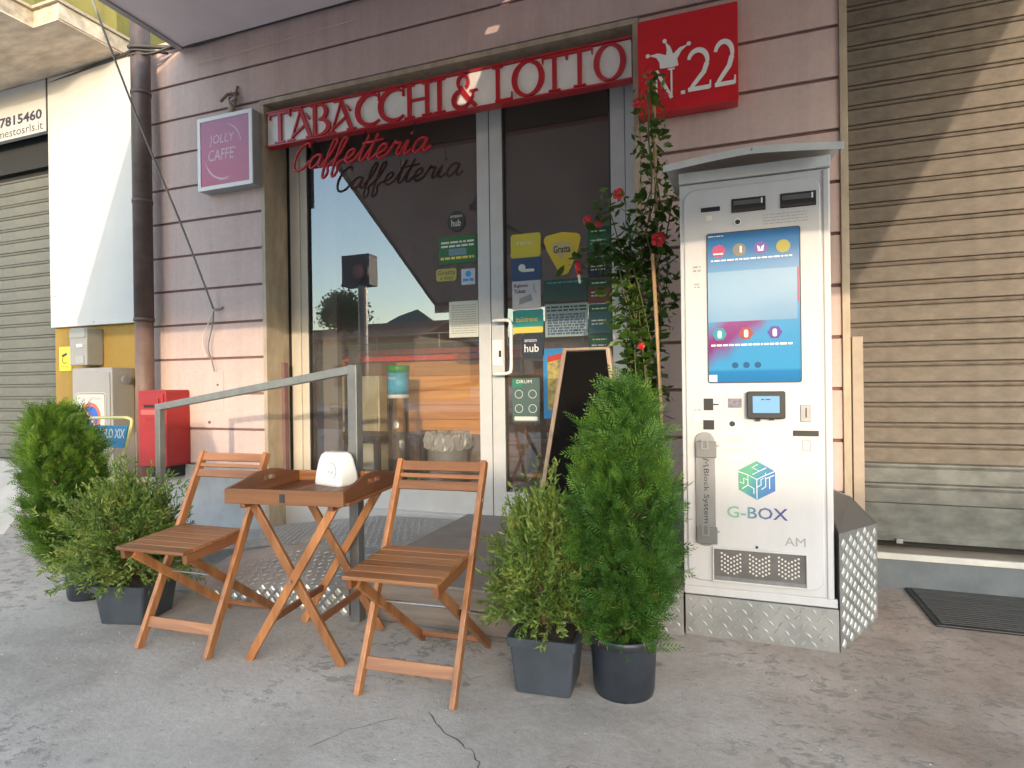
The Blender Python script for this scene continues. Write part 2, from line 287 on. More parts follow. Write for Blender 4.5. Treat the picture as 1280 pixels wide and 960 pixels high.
class MB:
    def __init__(s): s.v = []; s.f = []
    def add(s, vs, fs):
        n = len(s.v); s.v.extend([tuple(map(float, p)) for p in vs]); s.f.extend([tuple(i+n for i in q) for q in fs]); return s
    def box(s, x0, x1, y0, y1, z0, z1):
        return s.add([(x0, y0, z0), (x1, y0, z0), (x1, y1, z0), (x0, y1, z0), (x0, y0, z1), (x1, y0, z1), (x1, y1, z1), (x0, y1, z1)],
                     [(0, 3, 2, 1), (4, 5, 6, 7), (0, 1, 5, 4), (1, 2, 6, 5), (2, 3, 7, 6), (3, 0, 4, 7)])
    def hexa(s, p8):
        return s.add(p8, [(0, 3, 2, 1), (4, 5, 6, 7), (0, 1, 5, 4), (1, 2, 6, 5), (2, 3, 7, 6), (3, 0, 4, 7)])
    def beam(s, a, b, w, h, side=(1, 0, 0), ext=0.0):
        a = Vector(a); b = Vector(b); d = (b-a).normalized(); a = a-d*ext; b = b+d*ext
        u = Vector(side); u = (u-d*u.dot(d)).normalized(); n = d.cross(u)
        P = [a-u*w/2-n*h/2, a+u*w/2-n*h/2, a+u*w/2+n*h/2, a-u*w/2+n*h/2]
        P += [p+(b-a) for p in P]; return s.hexa(P)
    def prism(s, poly, y0, y1):       # polygon in (x,z), extruded along y; y0 is the front
        n = len(poly); vs = [(x, y0, z) for x, z in poly]+[(x, y1, z) for x, z in poly]
        fs = [tuple(range(n)), tuple(range(2*n-1, n-1, -1))]+[(i, i+n, (i+1) % n+n, (i+1) % n) for i in range(n)]
        return s.add(vs, fs)
    def prism_x(s, poly, x0, x1):     # polygon in (y,z), extruded along x
        n = len(poly); vs = [(x0, y, z) for y, z in poly]+[(x1, y, z) for y, z in poly]
        return s.add(vs, [tuple(range(n-1, -1, -1)), tuple(range(n, 2*n))]+[(i, (i+1) % n, (i+1) % n+n, i+n) for i in range(n)])
    def prism_z(s, poly, z0, z1):
        n = len(poly); vs = [(x, y, z0) for x, y in poly]+[(x, y, z1) for x, y in poly]
        return s.add(vs, [tuple(range(n-1, -1, -1)), tuple(range(n, 2*n))]+[(i, (i+1) % n, (i+1) % n+n, i+n) for i in range(n)])
    def tube(s, pts, r, n=8, cap=True):
        pts = [Vector(p) for p in pts]; rs = r if isinstance(r, (list, tuple)) else [r]*len(pts); base = len(s.v)
        u = None; vs = []; fs = []
        for i, p in enumerate(pts):
            d = (pts[min(i+1, len(pts)-1)]-pts[max(i-1, 0)]).normalized()
            if u is None: u = d.orthogonal().normalized()
            else: u = (u-d*u.dot(d)); u = u.normalized() if u.length > 1e-6 else d.orthogonal().normalized()
            w = d.cross(u)
            for k in range(n):
                t = 2*math.pi*k/n; vs.append(p+(u*math.cos(t)+w*math.sin(t))*rs[i])
        for i in range(len(pts)-1):
            for k in range(n): a = i*n+k; b = i*n+(k+1) % n; fs.append((a, b, b+n, a+n))
        if cap: fs.append(tuple(range(n-1, -1, -1))); m = (len(pts)-1)*n; fs.append(tuple(range(m, m+n)))
        return s.add(vs, fs)
    def lathe(s, prof, c=(0, 0, 0), n=24):
        vs = []; fs = []
        for r, z in prof:
            for k in range(n): t = 2*math.pi*k/n; vs.append((c[0]+r*math.cos(t), c[1]+r*math.sin(t), c[2]+z))
        for i in range(len(prof)-1):
            for k in range(n): a = i*n+k; b = i*n+(k+1) % n; fs.append((a, b, b+n, a+n))
        if prof[0][0] > 1e-6: fs.append(tuple(range(n-1, -1, -1)))
        if prof[-1][0] > 1e-6: m = (len(prof)-1)*n; fs.append(tuple(range(m, m+n)))
        return s.add(vs, fs)
    def stroke(s, pts, ws, y, t=0.006):   # flat stroke in the (x,z) plane facing -y, as a solid ribbon
        pts = [Vector((p[0], p[1])) for p in pts]; ws = ws if isinstance(ws, (list, tuple)) else [ws]*len(pts)
        L = []; Q = []
        for i, p in enumerate(pts):
            d = (pts[min(i+1, len(pts)-1)]-pts[max(i-1, 0)]).normalized(); nn = Vector((-d.y, d.x))
            L.append(p+nn*ws[i]/2); Q.append(p-nn*ws[i]/2)
        n = len(pts); vs = [(a.x, y, a.y) for a in L]+[(a.x, y, a.y) for a in Q]+[(a.x, y+t, a.y) for a in L]+[(a.x, y+t, a.y) for a in Q]
        fs = []
        for i in range(n-1):
            fs += [(i, i+1, n+i+1, n+i), (2*n+i, 3*n+i, 3*n+i+1, 2*n+i+1), (i, 2*n+i, 2*n+i+1, i+1), (n+i, n+i+1, 3*n+i+1, 3*n+i)]
        fs += [(0, n, 3*n, 2*n), (n-1, 3*n-1, 4*n-1, 2*n-1)]
        return s.add(vs, fs)
    def build(s, name, m, parent=None, local=False, smooth=False, bevel=0.0, label=None, cat=None, group=None, kind=None, center=True, seg=2):
        V = np.array(s.v, float); off = Vector((0, 0, 0))
        if center and not local:
            lo = V.min(0); hi = V.max(0); off = Vector(((lo[0]+hi[0])/2, (lo[1]+hi[1])/2, lo[2])); V = V-np.array(off)
        me = bpy.data.meshes.new(name); me.from_pydata(V.tolist(), [], s.f); me.materials.append(m)
        if smooth: me.polygons.foreach_set('use_smooth', [True]*len(me.polygons))
        me.update(); o = bpy.data.objects.new(name, me); col.objects.link(o)
        if parent is not None:
            o.parent = parent
            if not local: o.matrix_parent_inverse = Matrix.Translation(-WLOC[parent.name])
        if not local: o.location = off
        WLOC[o.name] = off
        if bevel:
            b = o.modifiers.new('bevel', 'BEVEL'); b.width = bevel; b.segments = seg; b.limit_method = 'ANGLE'; b.angle_limit = R(40)
        return setp(o, label, cat, group, kind)

def npmesh(name, V, F, m, parent=None, smooth=False, **kw):
    V = np.asarray(V, float); lo = V.min(0); hi = V.max(0); off = np.array([(lo[0]+hi[0])/2, (lo[1]+hi[1])/2, lo[2]]); V = V-off
    F = np.asarray(F, np.int32); me = bpy.data.meshes.new(name)
    me.vertices.add(len(V)); me.vertices.foreach_set('co', V.astype(np.float32).ravel())
    k = F.shape[1]; me.loops.add(F.size); me.loops.foreach_set('vertex_index', F.ravel())
    me.polygons.add(len(F)); me.polygons.foreach_set('loop_start', np.arange(0, F.size, k, dtype=np.int32))
    me.update(calc_edges=True); me.materials.append(m)
    if smooth: me.polygons.foreach_set('use_smooth', [True]*len(F))
    o = bpy.data.objects.new(name, me); col.objects.link(o); off = Vector(off)
    if parent is not None: o.parent = parent; o.matrix_parent_inverse = Matrix.Translation(-WLOC[parent.name])
    o.location = off; WLOC[o.name] = off
    return setp(o, **kw)

def text_mb(s, x0, x1, z0, z1, y, t=0.002, shear=0.0, bold=0.0, keep=False, vertical=False):
    cu = bpy.data.curves.new('t', 'FONT'); cu.body = s; cu.size = 1; cu.extrude = 0.0; cu.shear = shear; cu.offset = bold; cu.resolution_u = 2
    ob = bpy.data.objects.new('t', cu); col.objects.link(ob); bpy.context.view_layer.update()
    me = ob.evaluated_get(bpy.context.evaluated_depsgraph_get()).to_mesh()
    V = np.array([v.co[:] for v in me.vertices]); F = [tuple(p.vertices) for p in me.polygons]
    bpy.data.objects.remove(ob); bpy.data.curves.remove(cu)
    lo = V.min(0); hi = V.max(0); w, h = hi[0]-lo[0], hi[1]-lo[1]
    mb = MB()
    if vertical:     # reads top to bottom
        X = x1-(hi[1]-V[:, 1])*0 - (hi[1]-V[:, 1])/h*(x1-x0); Z = z1-(V[:, 0]-lo[0])/w*(z1-z0)
        X = x0+(V[:, 1]-lo[1])/h*(x1-x0)
    else:
        sx = (x1-x0)/w; sz = (z1-z0)/h
        if keep: sx = sz = min(sx, sz)
        cx = (x0+x1)/2-w*sx/2; X = cx+(V[:, 0]-lo[0])*sx; Z = z0+(V[:, 1]-lo[1])*sz
    mb.add([(a, y, b) for a, b in zip(X, Z)], F)
    return mb
def text(name, s, x0, x1, z0, z1, y, m, parent, **kw):
    return text_mb(s, x0, x1, z0, z1, y, **kw).build(name, m, parent)

def rrect(x0, x1, z0, z1, r, n=5):
    P = []
    for cx, cz, a in ((x1-r, z1-r, 0), (x0+r, z1-r, 90), (x0+r, z0+r, 180), (x1-r, z0+r, 270)):
        for k in range(n+1): t = R(a+90*k/n); P.append((cx+r*math.cos(t), cz+r*math.sin(t)))
    return P[::-1]
def disc(cx, cz, rx, rz=None, n=24): rz = rz or rx; return [(cx+rx*math.cos(-2*math.pi*k/n), cz+rz*math.sin(-2*math.pi*k/n)) for k in range(n)]
def catmull(P, n=6):
    P = [Vector(p) for p in P]; Q = [P[0]]+P+[P[-1]]; out = []
    for i in range(1, len(Q)-2):
        for k in range(n):
            t = k/n; a, b, c, d = Q[i-1], Q[i], Q[i+1], Q[i+2]
            out.append(0.5*((2*b)+(c-a)*t+(2*a-5*b+4*c-d)*t*t+(3*b-a-3*c+d)*t**3))
    out.append(P[-1]); return out
def arc(cx, cz, rx, rz, a0, a1, n=16): return [(cx+rx*math.cos(R(a0+(a1-a0)*k/n)), cz+rz*math.sin(R(a0+(a1-a0)*k/n))) for k in range(n+1)]

# ================================================================ SETTING
def ground_sheet():
    mb = MB(); mb.box(-300, 300, -300, 300, -0.5, 0); o = mb.build('pavement', M_CONC, kind='structure'); return o
ground_sheet()
M_ASPH = mat('asphalt', (0.055, 0.055, 0.058), 0.9, var=0.2, nscale=3, bump=0.3, bscale=80)
MB().add([(-80, -17, 0.004), (80, -17, 0.004), (80, -8.5, 0.004), (-80, -8.5, 0.004)], [(0, 1, 2, 3)]).build('road', M_ASPH, kind='structure')
# cracks in the concrete: thin dark jagged ribbons
def crack(pts, w, seed, name='pavement_crack'):
    rr = random.Random(seed); P = []
    for (a, b) in zip(pts[:-1], pts[1:]):
        n = max(3, int(math.dist(a, b)/0.03))
        for k in range(n):
            t = k/n; P.append((a[0]+(b[0]-a[0])*t+rr.uniform(-.011, .011), a[1]+(b[1]-a[1])*t+rr.uniform(-.011, .011)))
    P.append(pts[-1]); vs = []; fs = []
    for i, p in enumerate(P):
        ww = w*rr.uniform(.35, 1.2)*(0.3 if i in (0, len(P)-1) else 1)
        q = P[min(i+1, len(P)-1)]; o = P[max(i-1, 0)]; d = Vector((q[0]-o[0], q[1]-o[1])); d.normalize() if d.length else None
        vs += [(p[0]-d.y*ww/2, p[1]+d.x*ww/2, 0.0015), (p[0]+d.y*ww/2, p[1]-d.x*ww/2, 0.0015)]
    for i in range(len(P)-1): fs.append((2*i, 2*i+1, 2*i+3, 2*i+2))
    return MB().add(vs, fs).build(name, M_CRACK, kind='structure')
M_CRACK = mat('crack_dirt', (0.10, 0.088, 0.07), 0.95)
crack([(-0.98, -1.86), (-0.90, -1.93), (-0.80, -1.99), (-0.745, -2.02), (-0.70, -2.07), (-0.66, -2.13)], 0.0042, 3)
crack([(-0.655, -2.125), (-0.56, -2.07), (-0.49, -2.04), (-0.45, -1.985), (-0.36, -2.02), (-0.28, -2.05), (-0.16, -2.06), (-0.05, -2.10), (0.06, -2.07), (0.18, -2.12)], 0.0038, 9)
crack([(-1.04, -1.90), (-1.12, -1.99), (-1.20, -2.07), (-1.24, -2.16)], 0.0030, 11)
rr_ = random.Random(91); M_PEB = mat('pale_grit', (0.58, 0.56, 0.52), .8); 
mbp = MB()
for i in range(150):
    x, y, r_ = rr_.uniform(-3.2, 1.8), rr_.uniform(-2.9, -1.0), rr_.uniform(.0015, .0042); n_ = rr_.randint(5, 7)
    mbp.add([(x+r_*rr_.uniform(.6, 1.3)*math.cos(6.283*k/n_), y+r_*rr_.uniform(.6, 1.3)*math.sin(6.283*k/n_), 0.0012) for k in range(n_)]+[(x, y, 0.0012+r_*.7)], [(k, (k+1) % n_, n_) for k in range(n_)])
mbp.build('grit', M_PEB, kind='stuff', label='scattered pale grit lying on the grey concrete pavement', cat='grit')
# ---- pink shop building (walls in courses) -------------------------------------------------
OX0, OX1, OZ = -3.372, -0.500, 3.275          # shop opening
XL, XR, ZT = -4.60, 0.571, 3.915
shop = thing('shop_building', (-2.0, 0.15, 0), 'pink single-storey shop front with horizontal grooved wall courses around the wide glazed opening', 'building')
mb = MB()
mb.box(XL, OX0, 0.014, 0.30, 0, ZT-0.01); mb.box(OX1, XR, 0.014, 0.30, 0, ZT-0.01); mb.box(OX0, OX1, 0.014, 0.30, OZ+0.03, ZT-0.01)
mb.box(XL, XR, 0.30, 5.4, 3.60, 3.75); mb.box(XL, XL+0.2, 0.30, 5.4, 0, 3.6); mb.box(4.3, 4.5, 0.30, 5.4, 0, 3.6); mb.box(XL, 4.5, 5.4, 5.6, 0, 3.75)
mb.box(XR+0.01, 4.5, 0.45, 5.4, 3.60, 3.75)
mb.build('wall', M_GROOVE, shop)
zs = [0.496]+[3.606-0.2825*k for k in range(10, -1, -1)]+[ZT]
G = 0.009
def course(x0, x1, z0, z1):
    MB().box(x0, x1, 0.0, 0.0135, z0+G, z1-G).build('wall_panel', M_PINK, shop, bevel=0.004)
for a, b in zip(zs[:-1], zs[1:]):
    if b-a < 0.05: continue
    if a > 3.3: course(XL, XR, a, b)
    elif b > 3.3:
        course(XL, OX0-0.002, a, b); course(OX1+0.002, XR, a, b)
    elif 1.0 < b < 1.4 and False: pass
    else: course(XL, OX0-0.002, a, b); course(OX1+0.002, XR, a, b)
for a, b in ((XL, OX0-0.002), (OX1+0.002, XR)): MB().box(a, b, -0.012, 0.013, 0.0, 0.490).build('plinth', M_PLINTH, shop, bevel=0.004)
MB().box(XL-0.02, XR, -0.02, 0.32, ZT, ZT+0.05).build('coping', M_BALC2, shop)
# small meter hatch flush in the wall, with its thin raised frame and screw
mb = MB(); mb.box(-4.276, -3.792, -0.0045, -0.0005, 0.925, 1.255)
h = mb.build('hatch', M_PINK, shop, bevel=0.002)
MB().tube([(-3.85, -0.004, 1.135), (-3.85, -0.009, 1.135)], 0.009, 10).build('screw', M_GROOVE, h)
mb = MB().tube([(-3.945, 0.0, 0.835), (-3.945, -0.008, 0.835)], 0.012, 10); mb.build('screw', M_GROOVE, h)
# stone surround of the opening
for a in (OX0, OX1-0.034): MB().box(a, a+0.034, -0.022, 0.30, 0.0, OZ).build('jamb', M_STONE, shop, bevel=0.003)
MB().box(OX0-0.002, OX1+0.002, -0.024, 0.30, OZ+0.001, OZ+0.036).build('lintel', M_STONE, shop, bevel=0.003)
mb = MB(); mb.box(OX0+0.10, OX0+0.128, 0.06, 0.10, 0.2, 1.30)      # old latch channel in the left reveal
mb.build('channel', M_GROOVE, shop)

# ---- interior ------------------------------------------------------------------------------
FZ = 0.155
M_INWALL = mat('interior_wall', (0.30, 0.22, 0.19), 0.8, var=0.2, nscale=1.5)
M_INFLOOR = mat('interior_floor', (0.30, 0.29, 0.28), 0.4, var=0.15, nscale=4)
mb = MB(); mb.box(XL+0.2, 4.3, 0.31, 5.39, -0.02, FZ); mb.build('shop_floor', M_INFLOOR, kind='structure')
mb = MB(); mb.box(XL+0.2, 4.3, 5.33, 5.39, FZ, 3.2); mb.box(XL+0.2, XL+0.25, 0.31, 5.33, FZ, 3.2); mb.box(0.9, 0.95, 0.31, 5.33, FZ, 3.2)
mb.build('shop_inner_wall', M_INWALL, kind='structure')
MB().box(XL+0.2, 0.95, 0.31, 5.33, 3.2, 3.25).build('shop_ceiling', mat('interior_ceiling', (0.16, 0.13, 0.12), 0.8), kind='structure')
# bar counter
ct = thing('bar_counter', (-2.6, 1.5, FZ), 'bar counter with orange pine front and red edge behind the window glass', 'counter')
for i in range(5):
    MB().box(-2.97, -2.11, 1.25+0.002*(i % 2), 1.30, 0.66+i*0.134, 0.66+i*0.134+0.131).build('plank', W_PINE, ct, bevel=0.003)
for i in range(8):
    MB().box(-2.105, -0.30, 1.42+0.002*(i % 2), 1.47, FZ+i*0.146, FZ+i*0.146+0.142).build('plank', W_BRN, ct, bevel=0.003)
MB().box(-3.95, -2.11, 1.31, 1.75, FZ, 1.33).build('cabinet_body', mat('counter_brown', (0.20, 0.11, 0.06), 0.6, var=.2), ct)
MB().box(-2.105, -0.30, 1.48, 1.80, FZ, 1.32).build('side_body', mat('counter_brown2', (0.10, 0.05, 0.03), 0.6), ct)
M_REDS = mat('red_counter_strip', (0.75, 0.022, 0.018), 0.4, var=0.25, nscale=28)
MB().box(-3.95, -0.30, 1.215, 1.80, 1.340, 1.388).build('worktop', M_REDS, ct, bevel=0.003)
MB().box(-3.95, -0.30, 1.205, 1.26, 1.398, 1.446).build('edge_strip', M_REDS, ct, bevel=0.003)
for x in np.linspace(-3.85, -0.5, 6): MB().box(x, x+0.016, 1.23, 1.246, 1.441, 1.58).build('glass_post', M_GREYM, ct)
MB().box(-3.95, -0.30, 1.225, 1.245, 1.581, 1.594).build('rail', M_GREYM, ct)
MB().box(-3.95, -0.30, 1.50, 1.515, 1.52, 1.53).build('rail', M_GREYM, ct)
M_CREAM = mat('cream_cabinet', (0.50, 0.47, 0.33), 0.5, var=0.05)
cb = thing('cream_cabinet', (-3.5, 1.1, FZ), 'cream two-door cabinet inside at the left end of the window', 'cabinet')
MB().box(-3.90, -3.04, 1.06, 1.20, FZ, 1.20).build('carcass', M_CREAM, cb, bevel=0.004)
for x in (-3.885, -3.465): MB().box(x, x+0.41, 1.045, 1.059, 0.35, 1.185).build('door', M_CREAM, cb, bevel=0.004)
pbag = thing('paper_bag', (-3.56, 1.12, 1.201), 'orange paper bag standing on the cream cabinet behind the glass', 'bag')
MB().hexa([(-3.62, 1.07, 1.201), (-3.44, 1.07, 1.201), (-3.44, 1.16, 1.201), (-3.62, 1.16, 1.201), (-3.60, 1.09, 1.36), (-3.46, 1.09, 1.36), (-3.46, 1.13, 1.36), (-3.60, 1.13, 1.36)]).build('bag_body', mat('orange_paper', (0.55, 0.24, 0.06), 0.7), pbag)
MB().tube([(-3.57, 1.11, 1.36), (-3.55, 1.11, 1.40), (-3.51, 1.11, 1.40), (-3.49, 1.11, 1.36)], 0.004, 5).build('handle', mat('orange_paper', (0.55, 0.24, 0.06), 0.7), pbag)
def dark_table(x, y, w, d, label):
    t = thing('dark_table', (x, y, FZ), label, 'table', group=None)
    MB().box(x-w/2, x+w/2, y-d/2, y+d/2, 0.66, 0.70).build('tabletop', M_BLKM, t, bevel=0.004)
    for sx in (-1, 1):
        for sy in (-1, 1): MB().box(x+sx*(w/2-0.03)-0.022, x+sx*(w/2-0.03)+0.022, y+sy*(d/2-0.03)-0.022, y+sy*(d/2-0.03)+0.022, FZ, 0.659).build('leg', M_BLKM, t)
    MB().box(x-w/2+0.04, x+w/2-0.04, y-0.01, y+0.01, 0.35, 0.385).build('rail', M_BLKM, t)
    return t
dark_table(-2.98, 0.74, 0.56, 0.46, 'black square table just inside the window behind the handrail post')
dark_table(-2.50, 0.98, 0.34, 0.40, 'small black table inside between the clear tube and the rubbish bin')
# shelf and dim things behind the door glass
sh = thing('wooden_shelf', (-1.0, 0.95, FZ), 'low wooden display shelf inside, seen through the lower door glass', 'shelf')
for z in (0.36, 0.64, 0.92): MB().box(-1.55, -0.55, 0.85, 1.10, z, z+0.03).build('shelf_board', W_PINE if z < 0.5 else W_BRN, sh)
for x in (-1.56, -0.55): MB().box(x, x+0.02, 0.85, 1.10, FZ, 1.1).build('side_panel', W_BRN, sh)
lampo = thing('ceiling_spot', (-0.55, 1.6, 2.75), 'small lit ceiling spotlight inside, above the door glass', 'lamp')
MB().lathe([(0.0, 0.0), (0.026, 0.004), (0.03, 0.03), (0.0, 0.034)], (-0.80, 1.6, 2.78), 12).build('bulb', mat('warm_bulb', (1.0, 0.8, 0.5), 0.4, emit=1.2), lampo)
MB().lathe([(0.035, 0.035), (0.04, 0.10), (0.02, 0.12), (0.006, 0.13), (0.006, 0.42)], (-0.80, 1.6, 2.78), 14).build('housing', M_BLKM, lampo)

# ---- clear tube dispenser, bin --------------------------------------------------------------
tb = thing('cap_collection_tube', (-2.50, 0.50, FZ), 'tall clear plastic collecting tube with green lid and blue label behind the window', 'tube')
cx, cy = -2.50, 0.50
MB().lathe([(0.083, 0.24), (0.083, 1.21)], (cx, cy, 0), 24).build('tube_wall', M_CLEAR, tb, smooth=True)
M_GREEN = mat('green_plastic', (0.02, 0.34, 0.06), 0.35)
MB().lathe([(0.09, 1.215), (0.092, 1.255), (0.085, 1.27), (0.0, 1.272)], (cx, cy, 0), 24).build('lid', M_GREEN, tb, smooth=True)
lab = MB().lathe([(0.0845, 1.04), (0.0845, 1.212)], (cx, cy, 0), 24).build('label_sleeve', mat('sky_blue_label', (0.03, 0.38, 0.68), 0.4, nscale=16, c2=(0.10, 0.52, 0.78)), tb, smooth=True)
MB().lathe([(0.0855, 1.01), (0.0855, 1.039)], (cx, cy, 0), 24).build('label_edge', M_INKW, lab, smooth=True)
text('label_print', 'tappi', -2.535, -2.465, 1.15, 1.185, cy-0.09, M_INKW, lab)
MB().lathe([(0.085, FZ), (0.085, 0.175), (0.06, 0.2), (0.105, 0.22), (0.10, 0.29), (0.05, 0.34), (0.03, 0.40), (0.0, 0.41)], (-2.34, 0.42, 0), 18).build('green_base', M_GREEN, tb, smooth=True)
MB().lathe([(0.10, FZ), (0.10, 0.18), (0.084, 0.24), (0.0, 0.241)], (cx, cy, 0), 24).build('base', M_BLK, tb, smooth=True)

bn = thing('rubbish_bin', (-2.12, 0.62, FZ), 'dark cylindrical rubbish bin with crumpled clear bag, inside right of the tube', 'bin')
cx, cy = -2.125, 0.62
MB().lathe([(0.145, FZ), (0.165, 0.66), (0.15, 0.66), (0.135, 0.2)], (cx, cy, 0), 28).build('bin_body', mat('bin_smoke', (0.22, 0.22, 0.225), 0.35, var=0.2), bn, smooth=True)
MB().lathe([(0.155, 0.30), (0.158, 0.33)], (cx, cy, 0), 28).build('band', M_BLK, bn, smooth=True)
def crumple():
    n = 64; V = []; F = []; rr = random.Random(4)
    prof = [(0.172, 0.60), (0.186, 0.625), (0.190, 0.66), (0.182, 0.70), (0.176, 0.73), (0.150, 0.735), (0.120, 0.70)]
    for i, (r, z) in enumerate(prof):
        for k in range(n):
            t = 2*math.pi*k/n; q = r+rr.uniform(-.011, .011); V.append((cx+q*math.cos(t), cy+q*math.sin(t), z+rr.uniform(-.013, .013)))
    for i in range(len(prof)-1):
        for k in range(n): a = i*n+k; b = i*n+(k+1) % n; F.append((a, b, b+n, a+n))
    mb = MB(); mb.add(V, F); return mb
mb_bag = NB('clear_bag_film'); mb_bag.b.inputs['Base Color'].default_value = (0.62, 0.62, 0.63, 1); mb_bag.b.inputs['Roughness'].default_value = 0.25
mb_bag.b.inputs['Alpha'].default_value = 0.55
crumple().build('bag', mb_bag.m, bn)

# ---- shop window and door -------------------------------------------------------------------
YG = 0.22
sw = thing('shop_window', (-2.45, YG, 0.2), 'large fixed shop window left of the door in a grey aluminium frame', 'window')
MB().box(-3.337, -3.305, YG+0.005, YG+0.10, 0.17, 3.27).build('frame', M_DARK, sw)
MB().box(-3.303, -3.215, YG-0.005, YG+0.06, 0.17, 3.27).build('frame', mat('sunlit_aluminium', (0.56, 0.51, 0.44), 0.45, var=0.06), sw, bevel=0.003)  # grey aluminium with the sun's warm light put into its colour
MB().box(-3.213, -3.150, YG+0.008, YG+0.07, 0.17, 3.27).build('frame', MATS['sunlit_aluminium'], sw, bevel=0.003)
MB().box(-3.149, -3.135, YG+0.015, YG+0.07, 0.17, 3.27).build('frame', M_DARK, sw)
MB().box(-3.13, -2.99, YG+0.16, YG+0.22, 0.17, 3.2).build('dark_upright', mat('dark_upright_taupe', (0.16, 0.13, 0.11), .6), sw)  # added dark upright for the dark, reflecting band at the pane's edge
MB().box(-1.672, -1.580, YG, YG+0.07, 0.17, 3.27).build('frame', M_ALU, sw, bevel=0.003)
MB().box(-3.134, -1.672, YG+0.006, YG+0.066, 0.17, 0.375).build('bottom_rail', M_ALU, sw, bevel=0.003)
MB().box(-3.134, -1.672, YG+0.006, YG+0.066, 3.09, 3.27).build('top_rail', M_ALU, sw, bevel=0.003)
MB().add([(-3.134, YG+0.03, 0.375), (-1.672, YG+0.03, 0.375), (-1.672, YG+0.03, 3.09), (-3.134, YG+0.03, 3.09)], [(0, 1, 2, 3)]).build('pane', M_GLASS, sw)

dr = thing('shop_door', (-1.10, YG, 0.2), 'glazed aluminium shop door covered with stickers, right of the window', 'door')
MB().box(-1.573, -1.480, YG-0.004, YG+0.056, 0.185, 3.20).build('stile', M_ALU, dr, bevel=0.003)
MB().box(-0.720, -0.627, YG-0.004, YG+0.056, 0.185, 3.20).build('stile', M_ALU, dr, bevel=0.003)
MB().box(-1.4795, -0.7205, YG-0.004, YG+0.056, 0.185, 0.36).build('bottom_rail', M_ALU, dr, bevel=0.003)
MB().box(-1.4795, -0.7205, YG-0.004, YG+0.056, 3.10, 3.20).build('top_rail', M_ALU, dr, bevel=0.003)
mb = MB(); mb.box(-1.40, -0.80, YG-0.009, YG-0.0045, 0.235, 0.315); mb.build('kick_bar', M_ALU, dr, bevel=0.002)
MB().box(-0.622, -0.536, YG-0.012, YG+0.07, 0.185, 3.27).build('frame', M_ALU, dr, bevel=0.003)
MB().box(-1.58, -0.622, YG, YG+0.07, 3.205, 3.27).build('frame', M_ALU, dr, bevel=0.003)
mb = MB(); mb.box(-1.4795, -1.468, YG+0.006, YG+0.016, 0.36, 3.10); mb.box(-0.732, -0.7205, YG+0.006, YG+0.016, 0.36, 3.10); mb.box(-1.467, -0.733, YG+0.006, YG+0.016, 3.088, 3.10)
mb.build('gasket', M_ALUD, dr)
MB().box(-1.5797, -1.5733, YG+0.002, YG+0.05, 0.185, 3.20).build('gap_seal', M_DARK, dr)
MB().add([(-1.4795, YG+0.026, 0.36), (-0.7205, YG+0.026, 0.36), (-0.7205, YG+0.026, 3.10), (-1.4795, YG+0.026, 3.10)], [(0, 1, 2, 3)]).build('pane', M_GLASS, dr)
mb = MB(); mb.tube(catmull([(-1.527, YG-0.005, 1.545), (-1.527, 0.14, 1.548), (-1.47, 0.125, 1.548), (-1.415, 0.12, 1.543), (-1.395, 0.12, 1.515), (-1.393, 0.12, 1.36), (-1.395, 0.12, 1.215), (-1.415, 0.12, 1.187), (-1.47, 0.125, 1.182), (-1.527, 0.14, 1.182), (-1.527, YG-0.005, 1.185)], 5), 0.0115, 10)
mb.build('handle', M_WPL, dr, smooth=True)
MB().box(-1.565, -1.49, YG-0.014, YG-0.0045, 1.24, 1.42).build('lock_plate', M_WPL, dr, bevel=0.003)
MB().box(-1.515, -1.498, YG-0.020, YG-0.0145, 1.30, 1.345).build('keyhole', M_INK, dr)
MB().box(OX0+0.034, OX1-0.034, 0.16, 0.31, 0.02, 0.184).build('threshold', M_ALU, dr, bevel=0.003)

# stickers on the glass (each a thing of its own, printed sheet on the pane)
YS = YG+0.022
def dashes(x0, x1, z0, z1, rows, m, parent, y, seed=1, name='print_lines', fill=0.5):
    rr = random.Random(seed); mb = MB(); h = (z1-z0)/rows
    for i in range(rows):
        x = x0; zz = z1-(i+0.5)*h
        while x < x1-0.003:
            w = rr.uniform(0.6, 2.4)*h; x2 = min(x1, x+w)
            mb.box(x, x2, y, y+0.0005, zz-h*fill/2, zz+h*fill/2); x = x2+h*0.35
    return mb.build(name, m, parent, kind='stuff')
def sticker(label, x0, x1, z0, z1, c, r=0.008, name='sticker', ys=YS, group=None, rough=0.45, tex=None):
    t = thing(name, ((x0+x1)/2, ys, z0), label, 'sticker', group=group)
    MB().prism(rrect(x0, x1, z0, z1, min(r, (x1-x0)/2.01, (z1-z0)/2.01)), ys, ys+0.0012).build('sheet', tex or mat('sheet_%d_%d_%d' % tuple(int(q*99) for q in c), c, rough), t)
    return t
INKY = mat('yellow_print', (0.70, 0.58, 0.10), 0.5); INKP = mat('pale_print', (0.62, 0.66, 0.60), 0.5); INKTEAL = mat('teal_print', (0.05, 0.33, 0.33), 0.5)
s = sticker('round dark translucent hub sticker at the top of the window glass', -1.918, -1.778, 2.215, 2.365, (0.035, 0.032, 0.036), 0.07)
text('lettering', 'hub', -1.885, -1.812, 2.255, 2.305, YS-0.0008, INKP, s); text('lettering', 'amazon', -1.895, -1.80, 2.318, 2.335, YS-0.0008, INKP, s)
s = sticker('green printed notice below the round sticker on the window', -1.991, -1.69, 1.985, 2.185, (0.03, 0.14, 0.045), 0.004)
dashes(-1.97, -1.71, 2.10, 2.155, 2, INKP, s, YS-0.001, 2); dashes(-1.975, -1.71, 2.015, 2.04, 1, INKY, s, YS-0.001, 3, fill=0.7)
